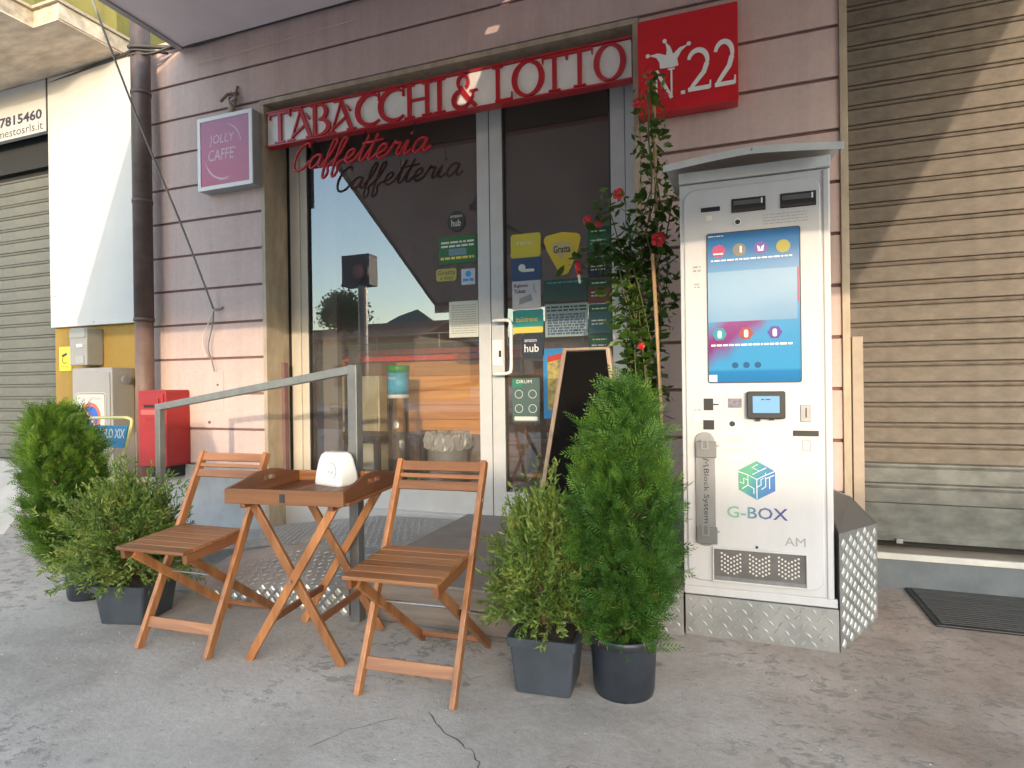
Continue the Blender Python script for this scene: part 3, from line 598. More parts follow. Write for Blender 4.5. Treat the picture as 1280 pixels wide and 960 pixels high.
MB().prism(rrect(-1.91, -1.77, 2.045, 2.095, 0.01), YS-0.0012, YS-0.0004).build('picture', mat('blue_grey_print', (0.14, 0.24, 0.32), 0.5), s)
s = sticker('small yellow lettered sticker low on the window beside the white square one', -2.014, -1.85, 1.865, 1.955, (0.42, 0.36, 0.08), 0.02)
text('lettering', 'Gratta', -2.0, -1.862, 1.912, 1.945, YS-0.0008, M_INK, s); text('lettering', 'e Vinci', -1.98, -1.88, 1.875, 1.902, YS-0.0008, M_INK, s)
s = sticker('small white and blue square sticker beside the window stile', -1.812, -1.704, 1.828, 1.942, (0.50, 0.55, 0.62), 0.003)
dashes(-1.80, -1.716, 1.85, 1.875, 1, M_BLUE, s, YS-0.001, 5, fill=.8); MB().prism(disc(-1.757, 1.905, 0.022), YS-0.0012, YS-0.0004).build('emblem', M_BLUE, s)
s = sticker('printed paper notice taped low on the window glass by the door', -1.914, -1.684, 1.452, 1.712, (0.56, 0.57, 0.50), 0.002, 'paper_notice')
s['category'] = 'notice'
dashes(-1.895, -1.70, 1.475, 1.69, 13, M_INKG, s, YS-0.001, 6, fill=0.35)
s = sticker('mustard yellow rounded sticker at the top left of the door glass', -1.431, -1.212, 1.985, 2.150, (0.55, 0.47, 0.05), 0.02)
text('lettering', 'renai', -1.385, -1.27, 2.075, 2.105, YS-0.0008, INKP, s)
s = sticker('dark blue sticker with a pale cloud emblem below the mustard one on the door', -1.428, -1.208, 1.826, 1.984, (0.035, 0.075, 0.17), 0.02)
mb = MB(); mb.prism(disc(-1.35, 1.915, .026), YS-0.0012, YS-0.0004); mb.build('emblem', INKP, s); MB().prism(rrect(-1.35, -1.26, 1.885, 1.905, .008), YS-0.0016, YS-0.0008).build('emblem', INKP, s)
s = sticker('white tickets sticker with a black ticket drawing on the door glass', -1.424, -1.217, 1.628, 1.824, (0.56, 0.55, 0.57), 0.004)
text('lettering', 'Biglietti', -1.41, -1.31, 1.775, 1.803, YS-0.0008, M_INK, s, bold=.02); text('lettering', 'Tickets', -1.41, -1.325, 1.74, 1.768, YS-0.0008, M_INK, s, bold=.02)
MB().prism([(-1.375, 1.66), (-1.37, 1.705), (-1.285, 1.73), (-1.275, 1.685)], YS-0.0012, YS-0.0004).build('ticket_drawing', M_INKG, s)
MB().stroke([(-1.265, 1.80), (-1.262, 1.75), (-1.245, 1.74)], 0.008, YS-0.0012, .0006).build('ticket_drawing', M_INKG, s)
s = sticker('teal and yellow banded sticker beside the door handle', -1.421, -1.202, 1.462, 1.624, (0.02, 0.27, 0.27), 0.014)
MB().prism(rrect(-1.420, -1.203, 1.463, 1.505, 0.010), YS-0.0010, YS-0.0002).build('yellow_band', INKY, s)
text('lettering', 'italotreno', -1.40, -1.24, 1.54, 1.575, YS-0.0012, INKY, s, bold=.02)
s = sticker('navy hub sticker with white letters right of the door handle', -1.358, -1.198, 1.289, 1.457, (0.018, 0.028, 0.05), 0.03)
text('lettering', 'hub', -1.34, -1.235, 1.33, 1.385, YS-0.0008, M_INKW, s, bold=.01); text('lettering', 'amazon', -1.338, -1.25, 1.40, 1.418, YS-0.0008, M_INKW, s)
# plectrum shaped yellow sticker
t = thing('sticker', (-1.06, YS, 1.844), 'yellow plectrum shaped sticker in the middle of the door glass', 'sticker')
pk = [(-1.19, 2.08)]+[(p[0], p[1]) for p in arc(-1.155, 2.085, .035, .035, 180, 100, 4)]+[(-1.06, 2.135)]+[(p[0], p[1]) for p in arc(-0.967, 2.085, .035, .035, 80, 0, 4)]+[(-0.945, 2.02), (-1.0, 1.89)]+arc(-1.052, 1.875, .04, .032, 0, -180, 6)+[(-1.105, 1.90), (-1.17, 2.02)]
MB().prism(pk, YS, YS+.0012).build('sheet', mat('plectrum_yellow', (0.62, 0.47, 0.04), 0.45), t)
MB().prism([(-1.13, 2.0), (-1.135, 2.06), (-1.07, 2.075), (-1.0, 2.06), (-0.99, 2.0), (-1.05, 1.975), (-1.07, 1.95), (-1.085, 1.985)], YS-0.0012, YS-0.0004).build('emblem', mat('tan_print', (0.5, 0.42, 0.2), 0.5), t)
text('lettering', 'Gratta', -1.122, -1.002, 1.995, 2.045, YS-0.002, M_INK, t, bold=.02)
s = sticker('wide pale certificate sheet with a dark tree drawing on the door glass', -1.187, -0.89, 1.428, 1.650, (0.25, 0.34, 0.36), 0.002, 'printed_sheet')
s['category'] = 'notice'
dashes(-1.175, -0.90, 1.595, 1.64, 2, M_INK, s, YS-0.001, 8); dashes(-1.17, -0.91, 1.44, 1.585, 8, mat('navy_print', (0.06, 0.10, 0.17), .5), s, YS-0.001, 9, fill=0.75)
s = sticker('dark green narrow strip sticker above the certificate sheet', -1.197, -0.89, 1.665, 1.815, (0.03, 0.075, 0.065), 0.002)
dashes(-1.17, -0.92, 1.785, 1.805, 1, INKTEAL, s, YS-0.001, 10)
for (z0, z1, c, lb) in ((1.988, 2.149, (0.02, 0.13, 0.055), 'green bordered card, topmost of the column at the door glass edge'),
                        (1.812, 1.982, (0.02, 0.025, 0.04), 'dark navy card, second from the top of the column at the door edge'),
                        (1.642, 1.806, (0.16, 0.05, 0.03), 'brown and green card, third from the top of the column at the door edge'),
                        (1.438, 1.636, (0.02, 0.11, 0.13), 'teal card, fourth from the top of the column at the door edge'),
                        (1.313, 1.432, (0.02, 0.07, 0.05), 'dark green card, lowest of the column at the door edge')):
    s = sticker(lb, -0.886, -0.735, z0, z1, c, 0.004, 'card_sticker', group='cards in a column on the door glass')
    MB().prism(rrect(-0.881, -0.740, z1-0.055, z1-0.008, 0.003), YS-0.0010, YS-0.0002).build('header', mat('deep_green_print', (0.015, 0.09, 0.04), .5), s)
    dashes(-0.86, -0.765, z1-0.040, z1-0.024, 1, INKP, s, YS-0.002, 21); dashes(-0.865, -0.77, (z0+z1)/2-0.045, (z0+z1)/2, 2, INKP, s, YS-0.001, 12, fill=.4)
s = sticker('colourful blue and yellow comic style poster behind the chalkboard on the door', -1.205, -1.035, 0.872, 1.35, (0.02, 0.20, 0.48), 0.004, 'poster')
s['category'] = 'poster'
MB().prism(rrect(-1.175, -1.036, 0.93, 1.27, .01), YS-0.0012, YS-0.0004).build('picture', mat('comic_print', (0.62, 0.50, 0.06), 0.5, nscale=22, c2=(0.12, 0.10, 0.12)), s)
MB().prism([(-1.175, 1.255), (-1.175, 1.295), (-1.04, 1.325), (-1.04, 1.285)], YS-0.002, YS-0.0014).build('red_band', mat('red_print', (0.45, 0.03, 0.02), .5), s)
s = sticker('grey green translucent sheet with round symbols low on the door glass', -1.434, -1.233, 0.845, 1.150, (0.07, 0.12, 0.115), 0.004)
MB().prism(rrect(-1.432, -1.36, 1.09, 1.148, .003), YS-0.0012, YS-0.0004).build('green_corner', mat('green_print', (0.02, 0.22, 0.13), .5), s)
text('lettering', 'DRUM', -1.40, -1.29, 1.115, 1.138, YS-0.002, M_INKW, s)
for a in (-1.385, -1.285):
    for b in (0.94, 1.04): MB().stroke(arc(a, b, .028, .028, 0, 360, 18), 0.004, YS-0.0012, .0006).build('ring', INKP, s)
MB().prism(rrect(-1.42, -1.25, 0.857, 0.885, .008), YS-0.0012, YS-0.0004).build('pale_bar', INKP, s)

# ---- TABACCHI & LOTTO sign -------------------------------------------------------------------
ts = thing('tobacconist_sign', (-1.93, 0.0, 2.95), 'long white sign with red serif cut-out letters across the top of the opening', 'sign')
SX0, SX1, SZ0, SZ1 = -3.328, -0.545, 2.965, 3.205
MB().box(SX0, SX1, 0.01, 0.058, SZ0, SZ1).build('light_box', M_SIGNW, ts, bevel=0.003)
MB().box(SX0-0.002, SX1+0.002, -0.010, 0.060, SZ0-0.012, SZ0-0.001).build('edge_trim', M_REDL, ts)
MB().box(SX0-0.002, SX1+0.002, -0.010, 0.060, SZ1+0.001, SZ1+0.012).build('edge_trim', M_REDL, ts)
TK, TN = 0.118, 0.042   # thick and thin stroke in units of height
def glyph(ch):          # strokes in a box 0..w x 0..1 : list of (pts, widths); returns w, strokes
    S = []
    def serif(x, z, w=0.24): S.append(([(x-w/2, z), (x+w/2, z)], [0.05, 0.05]))
    if ch == 'T':
        w = 0.78; S += [([(0.03, .965), (w-.03, .965)], .07), ([(w/2, 0), (w/2, .97)], TK), ([(.05, .97), (.05, .80)], [.06, .02]), ([(w-.05, .97), (w-.05, .80)], [.06, .02])]; serif(w/2, .025, .34)
    elif ch == 'A':
        w = 0.86; S += [([(.10, 0), (.44, 1.0)], TN), ([(.40, 1.0), (.76, 0)], TK), ([(.13, .12), (.60, .45)], [.05, .05])]; serif(.10, .025); serif(.76, .025, .30); S.append(([(.16, .97), (.42, .97)], .05)); S.append(([(.60, .80), (.72, .60)], [.02, .06]))
    elif ch == 'B':
        w = 0.74; S += [([(.15, 0), (.15, 1)], TK), (arc(.30, .74, .25, .235, 90, -90, 12), [TN+.10*math.sin(math.pi*k/12) for k in range(13)]), (arc(.30, .265, .33, .24, 90, -90, 12), [TN+.11*math.sin(math.pi*k/12) for k in range(13)]), ([(.0, .975), (.32, .975)], .05), ([(.0, .025), (.32, .025)], .05)]
    elif ch == 'C':
        w = 0.80; S += [(arc(.46, .5, .40, .465, 48, 312, 22), [TN+.11*max(0, math.sin(math.pi*k/22)) for k in range(23)]), ([(.72, .97), (.72, .72)], [.03, .06])]
    elif ch == 'H':
        w = 0.94; S += [([(.18, 0), (.18, 1)], TK), ([(.74, 0), (.74, 1)], TK), ([(.18, .52), (.74, .52)], .06)]
        for x in (.18, .74): serif(x, .025, .32); serif(x, .975, .32)
    elif ch == 'I':
        w = 0.34; S += [([(.17, 0), (.17, 1)], TK)]; serif(.17, .025, .32); serif(.17, .975, .32)
    elif ch == 'L':
        w = 0.68; S += [([(.18, 0), (.18, 1)], TK), ([(.10, .03), (.62, .03)], .06), ([(.62, .0), (.62, .22)], [.06, .02])]; serif(.18, .975, .32)
    elif ch == 'O':
        w = 0.92; S += [(arc(.46, .5, .37, .465, 90, 450, 32), [TN+.11*abs(math.sin(math.pi*2*k/32)) for k in range(33)])]
    elif ch == '&':
        w = 0.92; S += [(arc(.38, .76, .17, .20, -60, 250, 16), [.09]*17), ([(.28, .62), (.52, .30), (.80, 0.03)], [.15, .15, .12]),
                        (arc(.33, .27, .27, .25, 70, 330, 16), [.06+.09*math.sin(math.pi*k/16) for k in range(17)]), ([(.56, .12), (.70, .30), (.72, .46)], [.06, .06, .05])]; serif(.74, .47, .26)
    elif ch == 'N':
        w = 0.92; S += [([(.16, 0), (.16, 1)], TN+.02), ([(.16, 1), (.74, 0)], TK), ([(.74, 0), (.74, 1)], TN+.02)]; serif(.16, .025, .26); serif(.74, .975, .26)
    elif ch == '2':
        w = 0.72; S += [(arc(.34, .70, .26, .26, 165, -20, 16), [.08+.05*math.sin(math.pi*k/16) for k in range(17)]), ([(.585, .62), (.50, .42), (.22, .16), (.10, .03)], [.12, .12, .10, .08]), ([(.06, .05), (.66, .05)], .11), ([(.66, .02), (.68, .20)], [.06, .03])]
    elif ch == '.':
        w = 0.24; S += [([(.12, .0), (.12, .14)], .14)]
    return w, S
def letter(ch, x0, x1, z0, z1, y, m, parent, t=0.012, name='letter'):
    w, S = glyph(ch); mb = MB(); sx = (x1-x0)/w; sz = z1-z0; k = (abs(sx)+sz)/2
    for i, (pts, ws) in enumerate(S):
        P = [(x0+p[0]*sx, z0+p[1]*sz) for p in pts]; W = [q*k for q in ws] if isinstance(ws, (list, tuple)) else ws*k
        mb.stroke(P, W, y-0.0004*i, t+0.0004*i)
    return mb.build(name, m, parent)
def xpx(px):  # facade x of a column along the sign, from the photograph's spacing (perspective inverse)
    return np.interp(px, [333, 360, 385, 420, 447, 507, 542, 567, 618, 680, 742, 790], XP)
XP = [-3.33, -3.13, -2.945, -2.700, -2.515, -2.117, -1.897, -1.745, -1.445, -1.102, -0.780, -0.545]
for ch, a, b in (('T', 336, 365), ('A', 361, 393), ('B', 389, 416), ('A', 412, 445), ('C', 446, 479), ('C', 475, 509), ('H', 506, 543), ('I', 543, 558), ('&', 566, 600), ('L', 616, 643), ('O', 640, 682), ('T', 677, 711), ('T', 708, 743), ('O', 742, 784)):
    letter(ch, xpx(a), xpx(b), SZ0+0.004, SZ1-0.002, -0.008, M_REDL, ts, 0.017)

# ---- cursive Caffetteria sign ------------------------------------------------------------------
cf = thing('cursive_sign', (-2.5, -0.01, 2.65), 'red cursive Caffetteria lettering hanging below the long sign in front of the window', 'sign')
def cursive():
    def place(P, x, s=1.0): return [(x+p[0]*s+p[1]*s*0.30, p[1]*s) for p in P]
    out = []; x = 0.0
    C = [(.62, .86), (.60, 1.02), (.46, 1.05), (.22, .86), (.10, .48), (.16, .10), (.38, -.02), (.62, .10), (.78, .34)]
    a = [(.52, .46), (.34, .52), (.14, .36), (.12, .08), (.26, 0), (.44, .18), (.54, .46), (.50, .12), (.60, .0), (.76, .16)]
    f = [(.0, .14), (.22, .40), (.40, .86), (.36, 1.04), (.24, .96), (.16, .50), (.12, -.10), (.14, -.42), (.24, -.46), (.32, -.26), (.26, .0), (.46, .16)]
    e = [(.0, .14), (.26, .22), (.40, .38), (.34, .52), (.16, .44), (.10, .16), (.24, .0), (.42, .04), (.58, .20)]
    t = [(.0, .16), (.18, .50), (.30, .98), (.20, .50), (.16, .10), (.26, .0), (.44, .16)]
    r = [(.0, .16), (.16, .50), (.20, .54), (.26, .46), (.40, .46), (.34, .12), (.42, .0), (.56, .14)]
    i_ = [(.0, .16), (.16, .50), (.12, .10), (.22, 0), (.38, .16)]
    seq = [(C, .72), (a, .66), (f, .40), (f, .46), (e, .54), (t, .36), (t, .38), (e, .54), (r, .52), (i_, .34), (a, .7)]
    cross = []
    for k, (P, adv) in enumerate(seq):
        out.append(place(P, x))
        if k == 5: cross.append([(x+.12+.2, .66), (x+.95+.2, .72)])
        if k == 9: cross.append([(x+.20+.22, .72), (x+.25+.24, .80)])
        x += adv
    return out, cross, x
strokes, cross, wtot = cursive()
def cmap(p):
    X0, X1 = -3.100, -1.845; u = p[0]/(wtot+0.42); return (X0+u*(X1-X0), -0.012, 2.735+p[1]*0.178-0.01*u)
for i, P in enumerate(strokes):
    MB().tube([Vector(q) for q in catmull([Vector(cmap(p)) for p in P], 5)], 0.0105, 6).build('letter', M_REDL, cf, smooth=True)
for P in cross: MB().tube([cmap(p) for p in P], 0.0095, 6).build('letter', M_REDL, cf, smooth=True)
for x in (-2.9, -2.45, -2.05): MB().tube([(x, 0.02, 2.95), (x, -0.008, 2.86)], 0.003, 5).build('bracket', M_DARK, cf)

# ---- red N.22 sign -------------------------------------------------------------------------------
ns = thing('licence_sign', (-0.21, -0.05, 2.69), 'square red box sign reading N.22 with a white jester hat', 'sign')
MB().prism(rrect(-0.491, 0.060, 2.680, 3.232, 0.012), -0.10, -0.004).build('light_box', M_RED, ns, bevel=0.003)
YN = -0.1035
letter('N', -0.410, -0.275, 2.755, 2.925, YN, M_INKW, ns, 0.002)
letter('.', -0.262, -0.215, 2.765, 2.905, YN, M_INKW, ns, 0.002)
letter('2', -0.222, -0.080, 2.770, 3.010, YN, M_INKW, ns, 0.002)
letter('2', -0.075, 0.050, 2.770, 3.030, YN, M_INKW, ns, 0.002)
hat = [(-0.365, 2.935), (-0.30, 2.93), (-0.262, 2.935), (-0.268, 2.975), (-0.245, 3.015), (-0.205, 3.045), (-0.255, 3.035), (-0.29, 3.005), (-0.305, 3.05), (-0.335, 3.085), (-0.325, 3.035), (-0.330, 3.005), (-0.375, 3.025), (-0.43, 3.02), (-0.385, 3.0), (-0.368, 2.97)]
mb = MB(); mb.prism(hat, YN, YN+0.002); mb.build('hat_emblem', M_INKW, ns)
for c in ((-0.203, 3.047), (-0.337, 3.088), (-0.434, 3.02)): MB().prism(disc(c[0], c[1], .012, n=12), YN-0.001, YN+0.002).build('hat_bell', M_INKW, ns)

# ---- pink coffee sign -----------------------------------------------------------------------------
k = NB('magenta_gradient'); sp = k.n('ShaderNodeSeparateXYZ'); k.l(k.tc.outputs['Generated'], sp.inputs[0])
k.l(k.ramp(sp.outputs[2], [(0.0, (0.50, 0.07, 0.14)), (1.0, (0.42, 0.12, 0.22))]).outputs[0], k.b.inputs['Base Color']); k.b.inputs['Roughness'].default_value = 0.3
js = thing('coffee_sign', (-3.64, -0.05, 2.65), 'pink square light box sign with thin white lettering on the wall left of the door', 'sign')
MB().box(-3.917, -3.373, -0.098, 0.002, 2.655, 3.222).build('light_box', mat('sign_case', (0.30, 0.31, 0.31), .4), js, bevel=0.004)
mb = MB(); a, b, c, d = -3.917, -3.373, 2.655, 3.222; w = 0.03
mb.box(a, b, -0.106, -0.099, c, c+w); mb.box(a, b, -0.106, -0.099, d-w, d); mb.box(a, a+w, -0.106, -0.099, c+w+.0005, d-w-.0005); mb.box(b-w, b, -0.106, -0.099, c+w+.0005, d-w-.0005)
mb.build('frame', mat('sign_rim', (0.78, 0.75, 0.74), .35), js)
MB().box(a+w, b-w, -0.1015, -0.0985, c+w, d-w).build('face', k.m, js)
M_PALEP = mat('pale_pink_print', (0.74, 0.52, 0.60), .5)
text('lettering', 'JOLLY', -3.80, -3.545, 2.985, 3.075, -0.1025, M_PALEP, js, shear=0.15); text('lettering', 'CAFFE\u0027', -3.81, -3.535, 2.875, 2.965, -0.1025, M_PALEP, js, shear=0.15)
mb = MB(); A = arc(-3.66, 2.95, .185, .20, 75, 10, 14); mb.stroke(A, [.003+.008*math.sin(math.pi*i/14) for i in range(15)], -0.1035, .001)
A = arc(-3.66, 2.93, .185, .20, 195, 290, 14); mb.stroke(A, [.003+.011*math.sin(math.pi*i/14) for i in range(15)], -0.1035, .001); mb.build('swoosh', M_PALEP, js)
dashes(-3.70, -3.60, 2.715, 2.73, 1, M_PALEP, js, -0.1025, 4)
# tangled old lamp bracket above it
br = thing('wire_tangle', (-3.62, -0.06, 3.22), 'rusty bracket with a tangle of cable above the pink sign', 'bracket')
mb = MB(); mb.tube([(-3.60, -0.01, 3.47), (-3.60, -0.03, 3.40), (-3.60, -0.04, 3.24)], 0.008, 6); mb.tube([(-3.60, 0.0, 3.42), (-3.66, -0.05, 3.40), (-3.72, -0.06, 3.35)], 0.012, 6)
mb.build('bracket_arm', mat('rusty_brown', (0.20, 0.14, 0.09), .8), br)
for i in range(5):
    rr = random.Random(40+i); P = [(-3.62+0.05*math.sin(t*1.3+i)+rr.uniform(-.01, .01), -0.04-0.02*math.cos(t+i), 3.40-0.16*t/6+rr.uniform(-.015, .015)) for t in range(7)]
    MB().tube(catmull([Vector(p) for p in P], 4), 0.0045, 5).build('cable', M_CABLEG, br)
for zc in (3.30,): MB().lathe([(0.02, 0), (0.028, 0.02), (0.02, 0.06), (0, 0.065)], (-3.615, -0.06, 3.24), 10).build('insulator', M_STONE, br)

# ---- right bay: roller shutter ---------------------------------------------------------------------
bay = thing('shutter_bay', (2.3, 0.05, 0), 'masonry bay with pale stone trim and grey base around the right roller shutter', 'wall')
MB().box(0.5715, 0.609, -0.014, 0.30, 0.0, 4.3).build('stone_trim', M_STONE, bay, bevel=0.002)
MB().box(0.620, 0.672, 0.01, 0.06, 0.30, 1.345).build('guide_rail', mat('pale_guide', (0.36, 0.29, 0.23), .6, var=.12), bay, bevel=0.002)
MB().box(0.6095, 4.2, 0.004, 0.30, 0.0, 0.155).build('base', mat('blue_grey_base', (0.155, 0.175, 0.19), .55, nscale=6, c2=(0.10, 0.115, 0.13)), bay)
MB().box(0.6095, 4.2, -0.006, 0.012, 0.1555, 0.188).build('sill_edge', mat('worn_sill', (0.56, 0.54, 0.50), .5, var=.1), bay, bevel=0.002)
MB().box(0.6095, 4.2, 0.0125, 0.30, 0.1555, 0.186).build('sill', mat('beige_sill', (0.34, 0.28, 0.22), .6, var=.15), bay)
MB().box(4.2, 4.5, -0.01, 0.30, 0.0, 4.3).build('pier', M_PINK, bay)
MB().box(0.6095, 4.5, 0.16, 0.45, 0.1865, 4.3).build('rear_wall', M_DARK, bay)
up = thing('shading_balcony', (2.6, -0.5, 4.3), 'unseen concrete balcony added to shade the right shutter bay, beyond the awning', 'balcony')  # unseen balcony and upper wall, added to darken the upper shutter
MB().box(0.58, 5.2, -1.25, 0.35, 4.30, 4.46).build('slab', M_BALC2, up, bevel=0.004); MB().box(0.58, 5.2, -1.25, -1.15, 4.4605, 5.30).build('parapet', M_PINK, up)
MB().box(0.58, 9.0, 0.0, 0.35, 4.4605, 7.2).build('upper_wall', M_PINK, up)
def slat_mesh(name, m, x0, x1, pitch):
    hgt = pitch; prof = [(0.0, 0.001), (-0.003, 0.004), (-0.003, hgt*0.72), (0.004, hgt*0.74), (0.004, hgt*0.765), (-0.006, hgt*0.80), (-0.009, hgt*0.88), (-0.006, hgt*0.95), (0.006, hgt*0.97), (0.010, hgt*0.999), (0.016, hgt*0.999), (0.016, 0.001)]
    mb = MB().prism_x(prof[::-1], x0, x1); V = mb.v
    me = bpy.data.meshes.new(name); me.from_pydata(V, [], mb.f); me.materials.append(m); me.update(); return me
def shutter(name, label, x0, x1, y, z0, z1, pitch, m, mlow=None, nlow=0, tall=0.0):
    t = thing(name, ((x0+x1)/2, y, z0), label, 'shutter'); A = slat_mesh('slat', m, x0, x1, pitch); B = slat_mesh('slat_low', mlow or m, x0, x1, pitch)
    z = z0
    if tall:
        MB().box(x0, x1, y-0.003, y+0.016, z0, z0+tall-0.002).build('bottom_slat', mlow or m, t, bevel=0.002); z = z0+tall
        MB().box(x0, x1, y-0.010, y-0.0035, z0, z0+0.035).build('bottom_bar', mlow or m, t, bevel=0.002)
    i = 0
    while z < z1:
        o = bpy.data.objects.new('slat', B if i < nlow else A); col.objects.link(o); o.parent = t
        o.matrix_parent_inverse = Matrix.Translation(-WLOC[t.name]); o.location = (0, y+random.uniform(-.0012, .0012), z); z += pitch; i += 1
    return t
sh_r = shutter('roller_shutter', 'closed brown galvanised roller shutter at the right, greyer near the ground', 0.618, 4.18, 0.10, 0.232, 4.2, 0.1097, M_SHUT, M_SHUT_LOW, 2, 0.205)
MB().box(0.83, 0.86, 0.07, 0.098, 0.225, 0.25).build('lock_lug', M_GREYM, sh_r)
# door mat at the right, with a bevelled rim
mt = thing('doormat', (1.5, -0.25, 0), 'flat black rubber mat lying in front of the right shutter', 'mat')
MB().box(0.85, 2.2, -0.51, 0.0, 0.0015, 0.012).build('rim', M_BLK, mt, bevel=0.004)
mb = MB()
for i in range(19): mb.box(0.875, 2.175, -0.49+i*0.0255, -0.49+i*0.0255+0.018, 0.0125, 0.0165)
mb.build('ribs', M_MAT, mt, kind='stuff')

# ---- left building -----------------------------------------------------------------------------------
lb = thing('ochre_building', (-7.5, 0.2, 0), 'older ochre building at the far left with balcony and bare lower wall', 'building')
MB().box(-5.775, XL-0.002, 0.0, 0.35, 0.74, 3.95).build('wall', M_OCHRE, lb)
MB().box(-5.775, XL-0.002, 0.002, 0.35, 0.0, 0.739).build('lower_wall', M_BARE, lb)
MB().box(-12.0, -5.776, 0.16, 0.35, 0.0, 3.95).build('shutter_recess', M_DARK, lb)
MB().box(-12.0, -4.93, 0.0, 6.0, 4.10, 9.0).build('upper_wall', M_YELLOW, lb)
for i in range(3):
    w = MB().box(-6.6-i*2.2, -5.7-i*2.2, -0.02, 0.0, 5.0, 6.6).build('window', M_ALUD, lb); MB().box(-6.64-i*2.2, -5.66-i*2.2, -0.05, -0.021, 4.93, 4.99).build('sill', M_STONE, w)
# balcony slab with a step in its front edge
bp_ = [(-4.80, -0.001), (-4.80, -0.565), (-5.085, -0.565), (-5.085, -1.15), (-9.5, -1.15), (-9.5, -0.001)]
MB().prism_z(bp_, 3.945, 3.956).build('balcony_soffit', M_BALC, lb)
bs = MB().prism_z([(p[0]+(0.01 if p[0] > -5 else 0), p[1]) for p in bp_], 3.9565, 4.075).build('balcony', M_BALC2, lb)
MB().prism_z([(-4.77, -0.001), (-4.77, -0.59), (-5.06, -0.59), (-5.06, -1.18), (-9.5, -1.18), (-9.5, -0.001)], 4.0755, 4.098).build('balcony_edge', M_STONE, bs)
for i in range(10):
    y = -0.55+i*0.0; x = -5.12-i*0.13
    MB().tube([(x, -1.12, 4.10), (x, -1.12, 5.0)], 0.01, 6).build('baluster', M_BLKM, bs)
MB().tube([(-5.1, -1.12, 5.0), (-9.4, -1.12, 5.0)], 0.016, 6).build('railing', M_BLKM, bs)
# concrete drip stains already in the material; near-black strip paints the shaded gap above the shutter
MB().box(-12.0, -5.776, 0.10, 0.16, 3.215, 3.50).build('shaded_gap', M_DARK, lb)
sh_l = shutter('roller_shutter', 'closed olive grey roller shutter at the far left beneath the phone number sign', -12.0, -5.778, 0.11, 0.455, 3.1, 0.1165, M_SHUTL, M_SHUTL, 0, 0.13)
MB().add([(-12, -0.02, 0.44), (-12, 0.2, 0.44), (-5.77, 0.2, 0.44), (-5.77, -0.02, 0.44), (-12, -0.78, 0.0), (-5.30, -0.70, 0.0), (-5.30, 0.2, 0.0), (-12, 0.2, 0.0)],
         [(0, 3, 2, 1), (4, 5, 3, 0), (5, 6, 2, 3), (4, 0, 1, 7)]).build('driveway_ramp', mat('pale_ramp_concrete', (0.44, 0.41, 0.37), .85, var=.12, nscale=3, bump=.3), kind='structure')
# white blank board on the left wall
wbd = thing('blank_board', (-5.24, -0.03, 1.67), 'tall blank white board fixed on the ochre wall left of the drainpipe', 'board')
MB().box(-5.760, -4.640, -0.045, -0.001, 1.672, 3.92).build('panel', M_WHITE, wbd, bevel=0.003)
mb = MB(); rr = random.Random(3); P = [(-4.645, 1.68), (-4.645, 1.05)]+[(-4.645+rr.uniform(.03, .06), 1.05+i*0.03) for i in range(21)]
mb.prism([(P[0][0]-.0, 1.671), (-4.607, 1.671)]+[(-4.607-rr.uniform(0, .016), 1.65-i*0.03) for i in range(19)]+[(-4.645, 1.09)], -0.012, -0.002); mb.build('peeled_edge', M_WHITE, wbd)
for x, z in ((-5.70, 2.9), (-5.70, 1.95), (-5.2, 1.70)): MB().tube([(x, -0.045, z), (x, -0.049, z)], 0.007, 8).build('screw', M_GREYM, wbd)
# phone number sign
pn = thing('phone_sign', (-6.4, -0.02, 3.46), 'white sign with a dark phone number above the far left shutter', 'sign')
MB().box(-7.4, -5.80, -0.030, 0.02, 3.465, 3.935).build('panel', M_WHITE, pn, bevel=0.003)
MB().box(-5.7995, -5.785, -0.035, 0.03, 3.465, 3.935).build('edge', M_CABLE, pn)
text('lettering', '7815460', -6.46, -5.86, 3.585, 3.680, -0.0315, mat('navy_lettering', (0.04, 0.04, 0.09), .5), pn, bold=0.03)
text('lettering', 'diemestosrls.it', -6.66, -5.85, 3.488, 3.565, -0.0315, MATS['navy_lettering'], pn)
# drainpipe
pp = thing('drainpipe', (-4.49, -0.13, 0), 'dark brown drainpipe between the white board and the pink wall', 'pipe')
MB().tube([(-4.49, -0.13, 1.69), (-4.49, -0.13, 5.2)], 0.072, 20).build('pipe_upper', M_PIPE, pp, smooth=True)
MB().tube([(-4.49, -0.13, 0.4), (-4.49, -0.13, 1.688)], 0.068, 20).build('pipe_lower', mat('reddish_brown_pipe', (0.17, 0.105, 0.085), .55, var=.2), pp, smooth=True)  # lower length in a lighter, redder brown
for z in (1.66, 2.62, 3.5): MB().tube([(-4.49, -0.13, z), (-4.49, -0.13, z+0.03)], 0.077, 20).build('collar', M_PIPE, pp, smooth=True)
# meters
mbx = thing('meter_box', (-5.2, -0.08, 1.31), 'small grey utility meter box just below the white board', 'meter box')
MB().box(-5.360, -5.145, -0.15, -0.002, 1.318, 1.640).build('case', M_METERG, mbx, bevel=0.01)
MB().box(-5.350, -5.155, -0.158, -0.1505, 1.555, 1.632).build('cap', M_METERG, mbx, bevel=0.003)
MB().box(-5.255, -5.185, -0.162, -0.1505, 1.475, 1.50).build('window', M_INKW, mbx); MB().box(-5.275, -5.175, -0.156, -0.1505, 1.335, 1.40).build('label_plate', M_INKG, mbx)
cbn = thing('utility_cabinet', (-5.0, -0.1, 0), 'tall light grey utility cabinet on the left wall carrying the no parking sign', 'cabinet')
MB().box(-5.255, -4.775, -0.20, -0.002, 0.02, 1.292).build('case', M_CABI, cbn, bevel=0.008)
MB().box(-5.235, -4.795, -0.208, -0.2005, 0.06, 1.25).build('door', M_CABI, cbn, bevel=0.004)
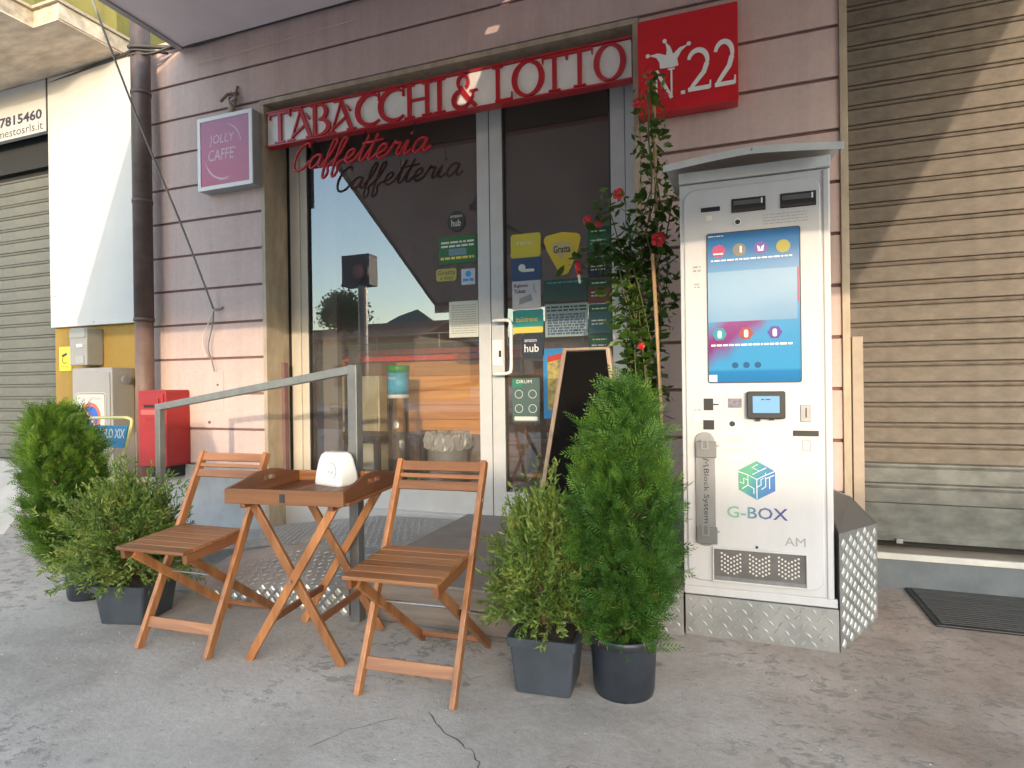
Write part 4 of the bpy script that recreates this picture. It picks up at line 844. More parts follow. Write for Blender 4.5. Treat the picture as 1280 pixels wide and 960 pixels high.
MB().tube([(-4.765, -0.10, 1.19), (-4.735, -0.10, 1.19)], 0.035, 12).build('pipe_stub', M_GREYM, cbn)
cc = thing('camera_warning_sign', (-5.64, -0.01, 1.284), 'small yellow video surveillance sign on the wall beside the meter box', 'sign')
MB().box(-5.706, -5.560, -0.010, -0.001, 1.284, 1.497).build('plate', mat('warning_yellow', (0.80, 0.62, 0.03), .45), cc)
mb = MB(); mb.prism([(-5.675, 1.425), (-5.61, 1.445), (-5.60, 1.425), (-5.665, 1.400)], -0.0125, -0.011); mb.stroke(arc(-5.635, 1.375, .03, .025, 120, 330, 10), .010, -0.0125, .001)
mb.build('camera_symbol', M_INK, cc); dashes(-5.685, -5.585, 1.30, 1.33, 2, M_INK, cc, -0.0115, 3, fill=.4)
npk = thing('no_parking_sign', (-5.01, -0.215, 0.60), 'white rectangular sign with round blue no parking symbol on the grey cabinet', 'sign')
YP = -0.2125
MB().prism(rrect(-5.200, -4.835, 0.56, 1.085, 0.03), YP, YP+0.004).build('plate', mat('sign_plate_white', (0.46, 0.45, 0.42), .45), npk)
MB().stroke(rrect(-5.190, -4.845, 0.57, 1.075, 0.025)+[rrect(-5.190, -4.845, 0.57, 1.075, 0.025)[0]], 0.006, YP-0.001, .0006).build('border', M_INK, npk)
MB().prism(disc(-5.018, 0.880, 0.122, n=36), YP-0.0012, YP-0.0004).build('red_ring', mat('faded_red_ring', (0.42, 0.11, 0.07), .5), npk)
MB().prism(disc(-5.018, 0.880, 0.092, n=36), YP-0.0020, YP-0.0013).build('blue_disc', mat('signal_blue', (0.03, 0.10, 0.42), .45), npk)
MB().stroke([(-5.084, 0.950), (-4.952, 0.810)], 0.028, YP-0.0028, .0006).build('slash', MATS['faded_red_ring'], npk)
MB().stroke([(-5.089, 0.946), (-4.957, 0.806)], 0.006, YP-0.0032, .0003).build('slash_edge', M_INKW, npk)
text('lettering', 'PASSO CARRABILE', -5.155, -4.88, 1.025, 1.047, YP-0.001, M_INKG, npk)

# ---- red post box ---------------------------------------------------------------------------------------
rb = thing('letter_box', (-4.30, -0.11, 0.49), 'red metal letter box mounted low on the pink wall behind the handrail', 'letter box')
MB().prism(rrect(-4.455, -4.150, 0.495, 1.100, 0.02), -0.222, -0.002).build('case', M_REDBOX, rb, bevel=0.006)
fr = MB().prism(rrect(-4.430, -4.175, 0.535, 1.070, 0.012), -0.230, -0.2225).build('front_door', M_REDBOX, rb, bevel=0.003)
MB().box(-4.405, -4.215, -0.240, -0.2305, 0.985, 1.035).build('slot_hood', M_REDBOX, fr, bevel=0.003)
MB().box(-4.375, -4.215, -0.2345, -0.2305, 0.962, 0.981).build('slot', M_DARK, fr)
mb = MB(); mb.box(-4.41, -4.20, -0.2345, -0.2305, 0.905, 0.945); mb.build('name_plate', mat('faded_red_plate', (0.42, 0.10, 0.09), .6), fr, bevel=0.002)
dashes(-4.36, -4.25, 0.855, 0.885, 2, mat('dark_red_print', (0.25, 0.01, 0.012), .6), fr, -0.2312, 6)
MB().box(-4.40, -4.20, -0.16, -0.004, 0.40, 0.494).build('bracket', M_DARK, rb)

# ---- cables -------------------------------------------------------------------------------------------
def cable(label, pts, r, m, name='cable'):
    o = MB().tube(catmull([Vector(p) for p in pts], 8), r, 6).build(name, m, None, smooth=True); return setp(o, label, 'cable')
cable('grey cable stretched diagonally from the top left down to the pink wall', [(-4.275, -0.70, 3.98), (-4.10, -0.44, 3.06), (-3.95, -0.22, 2.34), (-3.835, -0.05, 1.735)], 0.0075, M_CABLEG)
cable('pale looped cord hanging from the hook where the diagonal cable ends', [(-3.83, -0.05, 1.735), (-3.88, -0.06, 1.62), (-3.95, -0.05, 1.50), (-3.935, -0.05, 1.40), (-3.90, -0.05, 1.36)], 0.006, M_CABLEW, 'hanging_cord')
cable('pale grey cord end dangling beside the looped cord on the wall', [(-3.832, -0.05, 1.735), (-3.85, -0.05, 1.60), (-3.895, -0.05, 1.44), (-3.86, -0.05, 1.33), (-3.835, -0.05, 1.24)], 0.0055, M_CABLEG, 'hanging_cord')
setp(MB().tube([(-3.87, -0.012, 1.735), (-3.81, -0.012, 1.738), (-3.78, -0.012, 1.75)], 0.009, 6).build('wall_hook', M_GREYM, None), 'small metal wall hook holding the end of the diagonal cable', 'hook')
cable('thick dark cable bundle running along the top of the pink wall', [(-5.75, -0.03, 3.88), (-4.75, -0.06, 3.93), (-4.49, -0.215, 3.86), (-4.30, -0.05, 3.90), (-4.02, -0.03, 3.875), (-3.6, -0.03, 3.885), (-2.4, -0.03, 3.885), (-0.5, -0.03, 3.89)], 0.016, M_CABLE)
cable('thin dark cable sagging between the drainpipe and the awning corner', [(-4.49, -0.21, 3.80), (-4.36, -0.12, 3.83), (-4.22, -0.06, 3.89), (-4.0, -0.04, 3.90)], 0.009, M_CABLE)
cable('thin pale wire strung slightly below the awning on the pink wall', [(-4.0, -0.02, 3.72), (-3.2, -0.02, 3.73), (-2.5, -0.02, 3.74)], 0.0035, M_CABLEW)
cable('short dark cable tie loop wrapped around the drainpipe top', [(-4.57, -0.13, 3.84), (-4.49, -0.212, 3.83), (-4.41, -0.15, 3.845), (-4.30, -0.03, 3.86)], 0.011, M_CABLE)

# ---- awning -------------------------------------------------------------------------------------------
aw = thing('awning', (-1.0, 0, 3.88), 'wide plain grey awning stretched out over the shop front', 'awning')
prof = [(-0.03, 3.880), (-0.30, 3.880), (-0.95, 3.860), (-1.04, 3.803), (-1.09, 3.772), (-1.24, 3.677), (-1.30, 3.639), (-1.56, 3.474), (-1.83, 3.303), (-3.45, 2.275)]
def awn_x(y, side):
    t = -y/3.45
    return (-4.165+0.21*t) if side < 0 else (2.20-0.05*t)
def awning():
    V = []; F = []; us = sorted([k/20 for k in range(21) if k != 10]+[0.498, 0.513]); g = us.index(0.498)   # a worn seam with three gaps
    for (y, z) in prof:
        for u in us: V.append((awn_x(y, -1)*(1-u)+awn_x(y, 1)*u, y, z))
    m = len(us)
    for i in range(len(prof)-1):
        for k in range(m-1):
            if k == g and i in (3, 5, 7): continue
            F.append((i*m+k, i*m+k+1, (i+1)*m+k+1, (i+1)*m+k))
    mb = MB(); mb.add(V, F); return mb
o = awning().build('fabric', M_AWN, aw, smooth=False)
so = o.modifiers.new('solid', 'SOLIDIFY'); so.thickness = 0.006; so.offset = 1
for sd in (-1, 1):
    pts = [(awn_x(y, sd)+0.0*sd, y, z-0.012) for y, z in prof]
    mb = MB()
    for a, b in zip(pts[:-1], pts[1:]): mb.beam(a, b, 0.05, 0.016, (1, 0, 0))
    mb.build('edge_hem', M_AWNEDGE, aw)
MB().box(-4.10, 2.22, -0.10, -0.02, 3.885, 3.955).build('cassette', M_AWNEDGE, aw, bevel=0.01)
MB().box(-3.97, 2.16, -3.50, -3.44, 2.235, 2.305).build('front_bar', M_AWNEDGE, aw, bevel=0.01)
v = MB().box(-3.97, 2.16, -3.475, -3.468, 2.13, 2.2345).build('valance', M_AWN, aw)
for x, xe in ((-1.25, -2.6), (1.9, 0.9)):
    MB().tube([(x, -0.06, 3.70), (xe, -1.75, 3.02)], 0.024, 8).build('arm', M_AWNEDGE, aw); MB().tube([(xe, -1.75, 3.02), (x, -3.44, 2.28)], 0.022, 8).build('arm', M_AWNEDGE, aw)
    MB().lathe([(0.035, -0.03), (0.035, 0.03)], (xe, -1.75, 3.02), 10).build('elbow', M_AWNEDGE, aw)

# ---- step, ramp and handrail -----------------------------------------------------------------------------
st = thing('entrance_step', (-1.0, -0.6, 0), 'low entrance step with plank front and dark top before the door', 'step')
PX0 = -1.745
mb = MB(); mb.prism_z([(PX0, -1.205), (-0.522, -1.205), (-0.522, -0.945), (-0.21, -0.945), (-0.21, 0.155), (PX0, 0.155)], 0.01, 0.192); mb.build('core', M_DECK, st)
mb = MB(); mb.prism_z([(PX0, -1.238), (-0.515, -1.238), (-0.515, -0.962), (-0.205, -0.962), (-0.205, 0.155), (PX0, 0.155)], 0.1925, 0.203); mb.build('top_slab', M_STEPTOP, st)
for i, (a, b) in enumerate(((0.003, 0.098), (0.1035, 0.1915))):
    MB().box(PX0+0.006, -0.52, -1.236+0.004*i, -1.206, a, b).build('plank', M_DECK, st, bevel=0.004)
MB().box(-0.518, -0.207, -0.958, -0.946, 0.0, 0.1915).build('front_plate', M_PLATE, st)
# tread studs helper: lozenge studs
def studs_plane(mb, O, U, V, nu, nv, du, dv, lu, lv, h, N, alt=True, bar=False):
    O = Vector(O); U = Vector(U).normalized(); V = Vector(V).normalized(); N = Vector(N).normalized()
    for j in range(nv):
        for i in range(nu):
            c = O+U*((i+(0.5 if (j % 2 and alt) else 0))*du)+V*(j*dv)
            if bar:
                s_ = 1 if (i+j) % 2 else -1; a = (U+V*s_).normalized(); b = a.cross(N)
                P = [c-a*lu, c-b*lv, c+a*lu, c+b*lv]
            else: P = [c-U*lu, c-V*lv, c+U*lu, c+V*lv]
            Q = [c+(p-c)*0.45+N*h for p in P]
            mb.add(P+Q, [(0, 1, 5, 4), (1, 2, 6, 5), (2, 3, 7, 6), (3, 0, 4, 7), (4, 5, 6, 7)])
    return mb
rp = thing('access_ramp', (-2.4, -0.6, 0), 'chequer plate metal ramp running from the step down to the left', 'ramp')
RX1 = -2.78
def zback(x): return float(np.interp(x, [-3.32, -2.364, -1.745], [0.050, 0.188, 0.200]))
def ramp_z(x): return float(np.interp(x, [RX1, -2.33, PX0], [0.004, 0.090, 0.152]))
def znear(x, y):
    t = (y+1.235)/(0.47); xf = x if x > RX1 else RX1; return ramp_z(xf)*(1-t)+(zback(x)-0.004)*t
xs_ = [RX1, -2.56, -2.33, -2.05, PX0-0.003]; mb = MB(); V = []
for x in xs_: V += [(x-0.12*(x < -2.7), -1.235, ramp_z(x)), (x-0.12*(x < -2.7), -0.768, zback(x)-0.004-0.03*(x < -2.7)), (x, -0.768, 0.0), (x, -1.235, 0.0)]
F = []
for i in range(4): a_ = i*4; F += [(a_, a_+4, a_+5, a_+1), (a_+3, a_+7, a_+4, a_), (a_+1, a_+5, a_+6, a_+2)]
F += [(0, 1, 2, 3), (16, 19, 18, 17)]
mb.add(V, F); mb.build('near_plate', M_PLATE, rp)
xs_ = [-3.32, -2.84, -2.364, -2.05, PX0-0.003]; mb = MB(); V = []
for x in xs_: V += [(x, -0.764, zback(x)), (x, -0.015, zback(x)), (x, -0.015, 0.0), (x, -0.764, 0.0)]
mb.add(V, F); mb.build('far_plate', M_PLATE, rp)
def zst(mb, x0, x1, y0, y1, zf):
    nx = int((x1-x0)/.047); ny = int((y1-y0)/.044)
    for j in range(ny):
        for i in range(nx):
            x = x0+i*.047+(0.0235 if j % 2 else 0); y = y0+j*.044
            if x > x1: continue
            z = zf(x, y); N = Vector((-(zf(x+.01, y)-z)/.01, -(zf(x, y+.01)-z)/.01, 1)).normalized(); U = Vector((1, 0, 0)); U = (U-N*U.dot(N)).normalized(); W = N.cross(U)
            studs_plane(mb, (x, y, z), U, W, 1, 1, 1, 1, 0.0185 if (i+j) % 2 else .0185, 0.0062, 0.0045, N, False, False) if False else studs_plane(mb, (x, y, z), (U+W*(1 if (i+j) % 2 else -1)), (W-U*(1 if (i+j) % 2 else -1)), 1, 1, 1, 1, 0.0190, 0.0066, 0.0045, N, False, False)
mb = MB(); zst(mb, RX1+0.10, PX0-0.03, -1.215, -0.79, znear); mb.build('tread_studs', M_STUDD, rp, kind='stuff')
mb = MB(); zst(mb, -3.29, PX0-0.03, -0.74, -0.03, lambda x, y: zback(x)); mb.build('tread_studs', M_STUDD, rp, kind='stuff')
# ramp side: large polished lozenges
mb = MB()
for j in range(5):
    for i in range(22):
        x = PX0-0.035-(i+(0.5 if j % 2 else 0))*0.062; z = 0.018+j*0.031
        if x < RX1+0.1 or z+0.014 > ramp_z(x): continue
        studs_plane(mb, (x, -1.2355, z), (1, 0, 0), (0, 0, 1), 1, 1, 1, 1, 0.021, 0.021, 0.004, (0, -1, 0))
mb.build('side_studs', M_STUD, rp, kind='stuff')
mb = MB(); mb.add([(RX1+0.05, -1.2353, 0.0), (PX0-0.004, -1.2353, 0.0), (PX0-0.004, -1.2353, 0.148), (RX1+0.05, -1.2353, 0.010)], [(0, 1, 2, 3)]); mb.build('side_plate', M_PLATED, rp)
# step studs on the small front plate
mb = MB(); studs_plane(mb, (-0.50, -0.9585, 0.02), (1, 0, 0), (0, 0, 1), 8, 6, 0.036, 0.030, 0.015, 0.006, 0.003, (0, -1, 0), True, True); mb.build('tread_studs', M_STUDD, st, kind='stuff')
hr = thing('handrail', (-2.4, -1.2, 0), 'grey square steel handrail on two posts along the ramp', 'handrail')
A = Vector((-1.672, -1.262, 1.195)); B = Vector((-3.315, -0.955, 1.000))
MB().box(-1.697-0.004, -1.697+0.046, -1.290, -1.240, 0.0, 1.215).build('post', M_RAILD, hr, bevel=0.003)
MB().box(-3.340, -3.300, -0.975, -0.935, 0.02, 1.018).build('post', M_RAIL, hr, bevel=0.003)
MB().beam(A, B, 0.042, 0.040, (0, 1, 0), 0.0).build('top_rail', M_RAIL, hr, bevel=0.003)

# ================================================================ FURNITURE
def lbeam(a, b, w, h, side=(1, 0, 0)): return MB().beam(a, b, w, h, side)
def folding_chair(label, loc, rz):
    t = thing('folding_chair', loc, label, 'chair', rz, 'folding wooden chairs at the small table')
    B_ = dict(local=True, bevel=0.003)
    def up(z): return 0.372*z/0.805
    for s in (-1, 1):
        lbeam((s*0.184, 0.0, 0.0), (s*0.184, 0.372, 0.805), 0.021, 0.036).build('leg', W_Z, t, **B_)
        lbeam((s*0.150, 0.490, 0.012), (s*0.150, -0.045, 0.425), 0.020, 0.034).build('leg', W_Z, t, **B_)
        lbeam((s*0.163, -0.085, 0.432), (s*0.163, 0.215, 0.452), 0.022, 0.040).build('seat_rail', W_Y, t, **B_)
    n = 6; y0 = -0.105; w = 0.052
    for i in range(n):
        y = y0+w/2+i*0.0545; z = 0.459+(y+0.1)*0.066
        lbeam((-0.177, y, z), (0.177, y, z), 0.0538, 0.014, (0, 1, 0.066)).build('seat_slat', W_X, t, **B_)
    for z0, z1 in ((0.762, 0.802), (0.735, 0.753), (0.690, 0.727)):
        zc = (z0+z1)/2; lbeam((-0.173, up(zc)-0.004, zc), (0.173, up(zc)-0.004, zc), z1-z0, 0.014, (0, 0.42, 0.9)).build('back_slat', W_X, t, **B_)
    lbeam((-0.173, up(0.10), 0.10), (0.173, up(0.10), 0.10), 0.045, 0.014, (0, 0.42, 0.9)).build('stretcher', W_X, t, **B_)
    lbeam((-0.139, 0.455, 0.045), (0.139, 0.455, 0.045), 0.022, 0.016, (0, 0.6, 0.8)).build('stretcher', W_X, t, **B_)
    MB().tube([(-0.172, 0.14, 0.295), (0.172, 0.14, 0.295)], 0.004, 8).build('rod', M_GREYM, t, local=True)
    for s in (-1, 1):
        for (yy, zz) in ((0.14, 0.285), (up(0.66), 0.66)):
            MB().tube([(s*0.196, yy, zz), (s*0.199, yy, zz)], 0.008, 8).build('bolt', M_GREYM, t, local=True)
    return t
folding_chair('folding wooden slatted chair on the right, in front of the step', (-1.093, -1.833, 0), R(3.9))
folding_chair('folding wooden slatted chair on the left, beside the bushy plant', (-2.218, -1.813, 0), R(2.6))

tt = thing('folding_tray_table', (-1.690, -1.525, 0), 'small folding wooden table with raised tray top between the two chairs', 'table', R(7.5))
B_ = dict(local=True, bevel=0.003)
W2, D2, TH = 0.262, 0.262, 0.665
for i in range(9):
    x = -W2+0.016+0.0585*i+0.0
    MB().box(x, x+0.0565, -D2+0.016, D2-0.016, TH-0.012, TH).build('tray_slat', W_Y, tt, **B_)
MB().box(-W2, W2, -D2, -D2+0.015, TH-0.014, TH+0.046).build('tray_rim', W_X, tt, **B_)
MB().box(-W2, W2, D2-0.015, D2, TH-0.014, TH+0.046).build('tray_rim', W_X, tt, **B_)
def handle_side(s):
    x0, x1 = (s*W2, s*(W2-0.015)); x0, x1 = min(x0, x1), max(x0, x1)
    top = [(-D2+0.0155, TH+0.046), (-0.14, TH+0.064), (-0.09, TH+0.080), (0, TH+0.086), (0.09, TH+0.080), (0.14, TH+0.064), (D2-0.0155, TH+0.046)]
    mb = MB(); hz0, hz1, hy = TH+0.040, TH+0.060, 0.055      # hand hole
    def q(y, z): return z
    ys = [-D2+0.0155, -0.14, -0.09, -hy, hy, 0.09, 0.14, D2-0.0155]; zt = [TH+0.046, TH+0.064, TH+0.078, TH+0.084, TH+0.084, TH+0.078, TH+0.064, TH+0.046]
    def seg(y0, y1, za0, za1, zb0, zb1): mb.hexa([(x0, y0, za0), (x1, y0, za0), (x1, y1, zb0), (x0, y1, zb0), (x0, y0, za1), (x1, y0, za1), (x1, y1, zb1), (x0, y1, zb1)])
    for i in range(len(ys)-1):
        a, b = ys[i], ys[i+1]
        if abs(a+hy) < 1e-6: seg(a, b, TH-0.014, hz0, TH-0.014, hz0); seg(a, b, hz1, zt[i], hz1, zt[i+1]); seg(-0.006, 0.006, hz0, hz1, hz0, hz1)
        else: seg(a, b, TH-0.014, zt[i], TH-0.014, zt[i+1])
    return mb
for s in (-1, 1): handle_side(s).build('tray_handle', W_Y, tt, local=True)
FW, FD, TW = 0.205, 0.190, 0.195
for yy in (-FD, FD):
    sgn = -1 if yy < 0 else 1
    MB().beam((-FW, yy+0.011*sgn, 0), (TW, yy+0.011*sgn, TH-0.018), 0.019, 0.036, (0, 1, 0)).build('leg', W_Z, tt, **B_)
    MB().beam((FW, yy-0.011*sgn, 0), (-TW, yy-0.011*sgn, TH-0.018), 0.019, 0.036, (0, 1, 0)).build('leg', W_Z, tt, **B_)
for s in (-1, 1): MB().box(s*TW-0.012, s*TW+0.012, -D2+0.02, D2-0.02, TH-0.035, TH-0.0145).build('bearer', W_Y, tt, **B_)
for s, z in ((-1, 0.17), (1, 0.17)):
    x = s*(FW-(FW+TW)*z/(TH-0.018)); MB().box(x-0.009, x+0.009, -FD+0.002, FD-0.002, z-0.014, z+0.014).build('stretcher', W_Y, tt, **B_)
MB().tube([(0, -FD-0.03, 0.335), (0, -FD-0.022, 0.335)], 0.007, 8).build('bolt', M_GREYM, tt, local=True)
MB().box(-0.012, 0.012, -D2-0.002, -D2-0.0003, TH-0.004, TH+0.030).build('latch_label', M_INK, tt, local=True)

# napkin dispenser on the tray
def napkin():
    t = thing('napkin_dispenser', (-1.705, -1.375, TH+0.0005), 'white plastic napkin dispenser standing on the wooden tray table', 'napkin holder', R(-14))
    mb = MB(); n = 12
    def ring(w, d, z, r): return [(p[0], p[1], z) for p in rrect(-w, w, -d, d, r, 4)]
    L = [(0.088, 0.058, 0.0, .02), (0.090, 0.060, 0.012, .02), (0.086, 0.056, 0.06, .022), (0.076, 0.047, 0.115, .024), (0.070, 0.041, 0.135, .024), (0.056, 0.030, 0.148, .02)]
    V = []; F = []
    for a in L: V += ring(*a)
    m = len(V)//len(L)
    for i in range(len(L)-1):
        for k in range(m): F.append((i*m+k, (i+1)*m+k, (i+1)*m+(k+1) % m, i*m+(k+1) % m))
    F.append(tuple(range((len(L)-1)*m, len(L)*m))[::-1]); F.append(tuple(range(m)))
    mb.add(V, F); mb.build('body', M_WPL, t, local=True, smooth=True)
    MB().prism(disc(0.03, 0.07, 0.034, 0.036, 20), -0.0565, -0.052).build('round_boss', M_WPL, t, local=True, bevel=0.002)
    MB().stroke(arc(0.03, 0.07, .036, .038, -60, 120, 14), 0.003, -0.0585, .002).build('rim_line', M_INKG, t, local=True)
    tm = text_mb('riil', 0.012, 0.045, 0.055, 0.075, -0.0575); tm.build('logo', M_INKG, t, local=True)
    mb = MB(); mb.box(-0.0905, -0.084, -0.036, 0.036, 0.012, 0.040); mb.build('napkin_slot', mat('soft_grey_plastic', (0.55, 0.58, 0.62), .5), t, local=True)
    return t
napkin()

# ================================================================ VENDING MACHINE
vm = thing('vending_machine', (0.1, -0.6, 0), 'tall white automatic vending kiosk with blue touch screen beside the door', 'vending machine')
YF = -0.930
MB().box(-0.200, 0.403, -0.928, -0.33, 0.0, 0.174).build('base', M_PLATE, vm)
mb = MB(); studs_plane(mb, (-0.182, -0.9285, 0.022), (1, 0, 0), (0, 0, 1), 14, 5, 0.041, 0.034, 0.017, 0.006, 0.003, (0, -1, 0), True, True); mb.build('tread_studs', M_STUDD, vm, kind='stuff')
for x in (0.09, 0.34): MB().tube([(x, -0.928, 0.062-0.02*(x > .2)), (x, -0.934, 0.062-0.02*(x > .2))], 0.006, 8).build('screw', M_GREYM, vm)
MB().box(-0.204, 0.392, -0.905, -0.33, 0.1745, 2.036).build('body', M_MWHITE, vm, bevel=0.006)
MB().box(-0.204, 0.400, YF+0.006, -0.9055, 0.1785, 0.214).build('bottom_trim', M_MWHITE, vm, bevel=0.003)
MB().box(-0.206, 0.392, YF-0.002, -0.9055, 1.985, 2.034).build('top_trim', M_MROOF, vm, bevel=0.004)
MB().box(-0.204, 0.386, YF+0.004, -0.9055, 0.2145, 1.980).build('door', M_MWHITE, vm, bevel=0.004)
MB().prism(rrect(-0.186, 0.352, 0.245, 1.952, 0.055, 8), YF-0.006, YF+0.0035).build('door_panel', M_MWHITE, vm, bevel=0.005, seg=3)
MB().box(0.3615, 0.3655, YF+0.001, YF+0.0035, 0.2145, 1.975).build('door_seam', M_INKG, vm)
YD = YF-0.0065
# arched canopy
mb = MB(); n = 12; V = []; F = []
for j, (y, dz) in enumerate(((-1.035, 0.0), (-0.98, 0.022), (-0.34, 0.075))):
    for i in range(n+1):
        u = i/n; x = -0.262+0.686*u; z = 2.036+0.030*(1-abs(2*u-1)**1.3)+dz; V.append((x, y, z))
for j in range(2):
    for i in range(n): a = j*(n+1)+i; F.append((a, a+1, a+n+2, a+n+1))
mb.add(V, F); o = mb.build('canopy', M_MROOF, vm, smooth=True); sm = o.modifiers.new('s', 'SOLIDIFY'); sm.thickness = 0.005
mb = MB()
for i in range(n):
    u0, u1 = i/n, (i+1)/n; x0, x1 = -0.262+0.686*u0, -0.262+0.686*u1; z0 = 2.036+0.030*(1-abs(2*u0-1)**1.3); z1 = 2.036+0.030*(1-abs(2*u1-1)**1.3)
    mb.hexa([(x0, -1.040, z0-0.024), (x1, -1.040, z1-0.024), (x1, -1.036, z1-0.024), (x0, -1.036, z0-0.024), (x0, -1.040, z0+0.005), (x1, -1.040, z1+0.005), (x1, -1.036, z1+0.005), (x0, -1.036, z0+0.005)])
mb.build('canopy_lip', M_MROOF, vm)
MB().tube([(0.09, -1.040, 2.058), (0.09, -1.043, 2.058)], 0.005, 8).build('screw', M_GREYM, vm)
# slots along the top
def slot(x0, x1, z0, z1, tilt=0.0, name='cash_slot', inner=True):
    s_ = MB().box(x0, x1, YD-0.003, YD, z0, z1).build(name, M_BLK, vm, bevel=0.0015)
    if inner:
        MB().box(x0+0.008, x1-0.012, YD-0.0055, YD-0.0032, (z0+z1)/2+0.001, z1-0.010).build('slot_lip', mat('smoked_lip', (0.10, 0.10, 0.10), .3), s_)
        MB().box(x1-0.018, x1-0.012, YD-0.0075, YD-0.0057, (z0+z1)/2, z1-0.008).build('slot_light', M_INKW, s_)
        MB().box(x0+0.003, x1-0.003, YD-0.008, YD-0.0032, z0+0.002, z0+0.012).build('slot_tray', mat('dark_brown_plastic', (0.05, 0.03, 0.03), .4), s_)
slot(0.011, 0.146, 1.834, 1.893); slot(0.202, 0.337, 1.832, 1.893); slot(-0.114, -0.035, 1.850, 1.869, inner=False, name='card_slot')
def ring_hole(x, z, r):
    o = MB().prism(disc(x, z, r), YD-0.002, YD).build('camera_eye', M_BLK, vm); MB().stroke(arc(x, z, r*1.15, r*1.15, 0, 360, 20), r*0.3, YD-0.003, .003).build('bezel', M_WPL, o)
ring_hole(0.035, 1.794, 0.0105)
o = MB().prism(rrect(-0.092, -0.068, 1.812, 1.833, .003), YD-0.001, YD).build('icon_plate', mat('cream_print', (0.70, 0.66, 0.56), .5), vm)
dashes(0.135, 0.305, 1.768, 1.818, 4, M_INKG, vm, YD-0.0008, 31, 'printed_notes', 0.22)
# touch screen
k = NB('kiosk_screen'); sp = k.n('ShaderNodeSeparateXYZ'); k.l(k.tc.outputs['Generated'], sp.inputs[0])
ns_ = k.noise(2.4, 2, 0.4, k.tc.outputs['Generated'], 0.6)
blue = k.ramp(sp.outputs[2], [(0.0, (0.035, 0.26, 0.52)), (0.07, (0.04, 0.30, 0.58)), (0.09, (0.10, 0.46, 0.72)), (0.42, (0.10, 0.44, 0.72)), (0.80, (0.05, 0.27, 0.55)), (1.0, (0.03, 0.20, 0.42))]).outputs[0]
# pink beam: a soft shape in the lower left third
m1 = k.n('ShaderNodeMath', operation='SUBTRACT'); k.l(sp.outputs[2], m1.inputs[0]); m1.inputs[1].default_value = 0.24
m2 = k.n('ShaderNodeMath', operation='MULTIPLY'); k.l(sp.outputs[0], m2.inputs[0]); m2.inputs[1].default_value = 0.42
m3 = k.n('ShaderNodeMath', operation='SUBTRACT'); k.l(m1.outputs[0], m3.inputs[0]); k.l(m2.outputs[0], m3.inputs[1])
m4 = k.n('ShaderNodeMath', operation='ABSOLUTE'); k.l(m3.outputs[0], m4.inputs[0])
m5 = k.n('ShaderNodeMath', operation='MULTIPLY_ADD'); k.l(ns_.outputs['Fac'], m5.inputs[0]); m5.inputs[1].default_value = 0.22; k.l(m4.outputs[0], m5.inputs[2])
pk_ = k.ramp(m5.outputs[0], [(0.15, g1(1.0)), (0.28, g1(0.0))]).outputs[0]
cut = k.ramp(sp.outputs[0], [(0.58, g1(1)), (0.85, g1(0))]).outputs[0]
fac = k.mix(1.0, pk_, cut, 'MULTIPLY')
cc_ = k.mix(fac, blue, (0.42, 0.035, 0.25)); cc_ = k.mix(1.0, cc_, (0.40, 0.50, 0.60), 'MULTIPLY'); k.l(cc_, k.b.inputs['Base Color']); k.l(cc_, k.b.inputs['Emission Color'])
k.b.inputs['Emission Strength'].default_value = 0.035; k.b.inputs['Roughness'].default_value = 0.15
sc = MB().prism(rrect(-0.090, 0.273, 1.109, 1.751, .006), YD-0.0025, YD).build('touch_screen', k.m, vm)
mb = MB(); mb.stroke(rrect(-0.091, 0.274, 1.108, 1.752, .008)+[rrect(-0.091, 0.274, 1.108, 1.752, .008)[0]], 0.004, YD-0.0035, .0035); mb.build('screen_bezel', M_INK, sc)
def glow(name, c): return mat(name, tuple(q*.6 for q in c), 0.2, emit=0.035)
MB().prism([(-0.0895, 1.37), (-0.0895, 1.585), (0.262, 1.585), (0.262, 1.37)], YD-0.0035, YD-0.0027).build('blank_window', mat('screen_pale_blue', (0.15, 0.27, 0.42), .15, emit=.035, nscale=3, c2=(0.13, 0.25, 0.40)), sc)
MB().box(0.2625, 0.270, YD-0.0036, YD-0.0027, 1.44, 1.585).build('side_strip', glow('screen_magenta', (0.40, 0.06, 0.22)), sc)
for x, c, nm in ((-0.043, (0.60, 0.06, 0.20), 'screen_pink'), (0.040, (0.30, 0.25, 0.19), 'screen_taupe'), (0.124, (0.20, 0.10, 0.48), 'screen_violet'), (0.211, (0.48, 0.42, 0.07), 'screen_olive')):
    i_ = MB().prism(disc(x, 1.675, .027), YD-0.0036, YD-0.0027).build('round_icon', glow(nm, c), sc)
    if x < 0: MB().box(x-.022, x+.018, YD-0.0042, YD-0.0038, 1.660, 1.666).build('icon_mark', M_INKW, i_)
    elif x < .1: MB().box(x+.002, x+.010, YD-0.0042, YD-0.0038, 1.662, 1.690).build('icon_mark', M_INKW, i_)
    elif x < .2: MB().prism([(x-.014, 1.688), (x-.003, 1.680), (x, 1.664), (x+.003, 1.680), (x+.014, 1.688), (x+.010, 1.662), (x-.010, 1.662)], YD-0.0042, YD-0.0038).build('icon_mark', M_INKW, i_)
dashes(-0.075, 0.245, 1.628, 1.640, 1, M_INKW, sc, YD-0.0036, 14, 'caption', .5); dashes(-0.085, -0.02, 1.735, 1.744, 1, M_INKW, sc, YD-0.0036, 15, 'caption', .4)
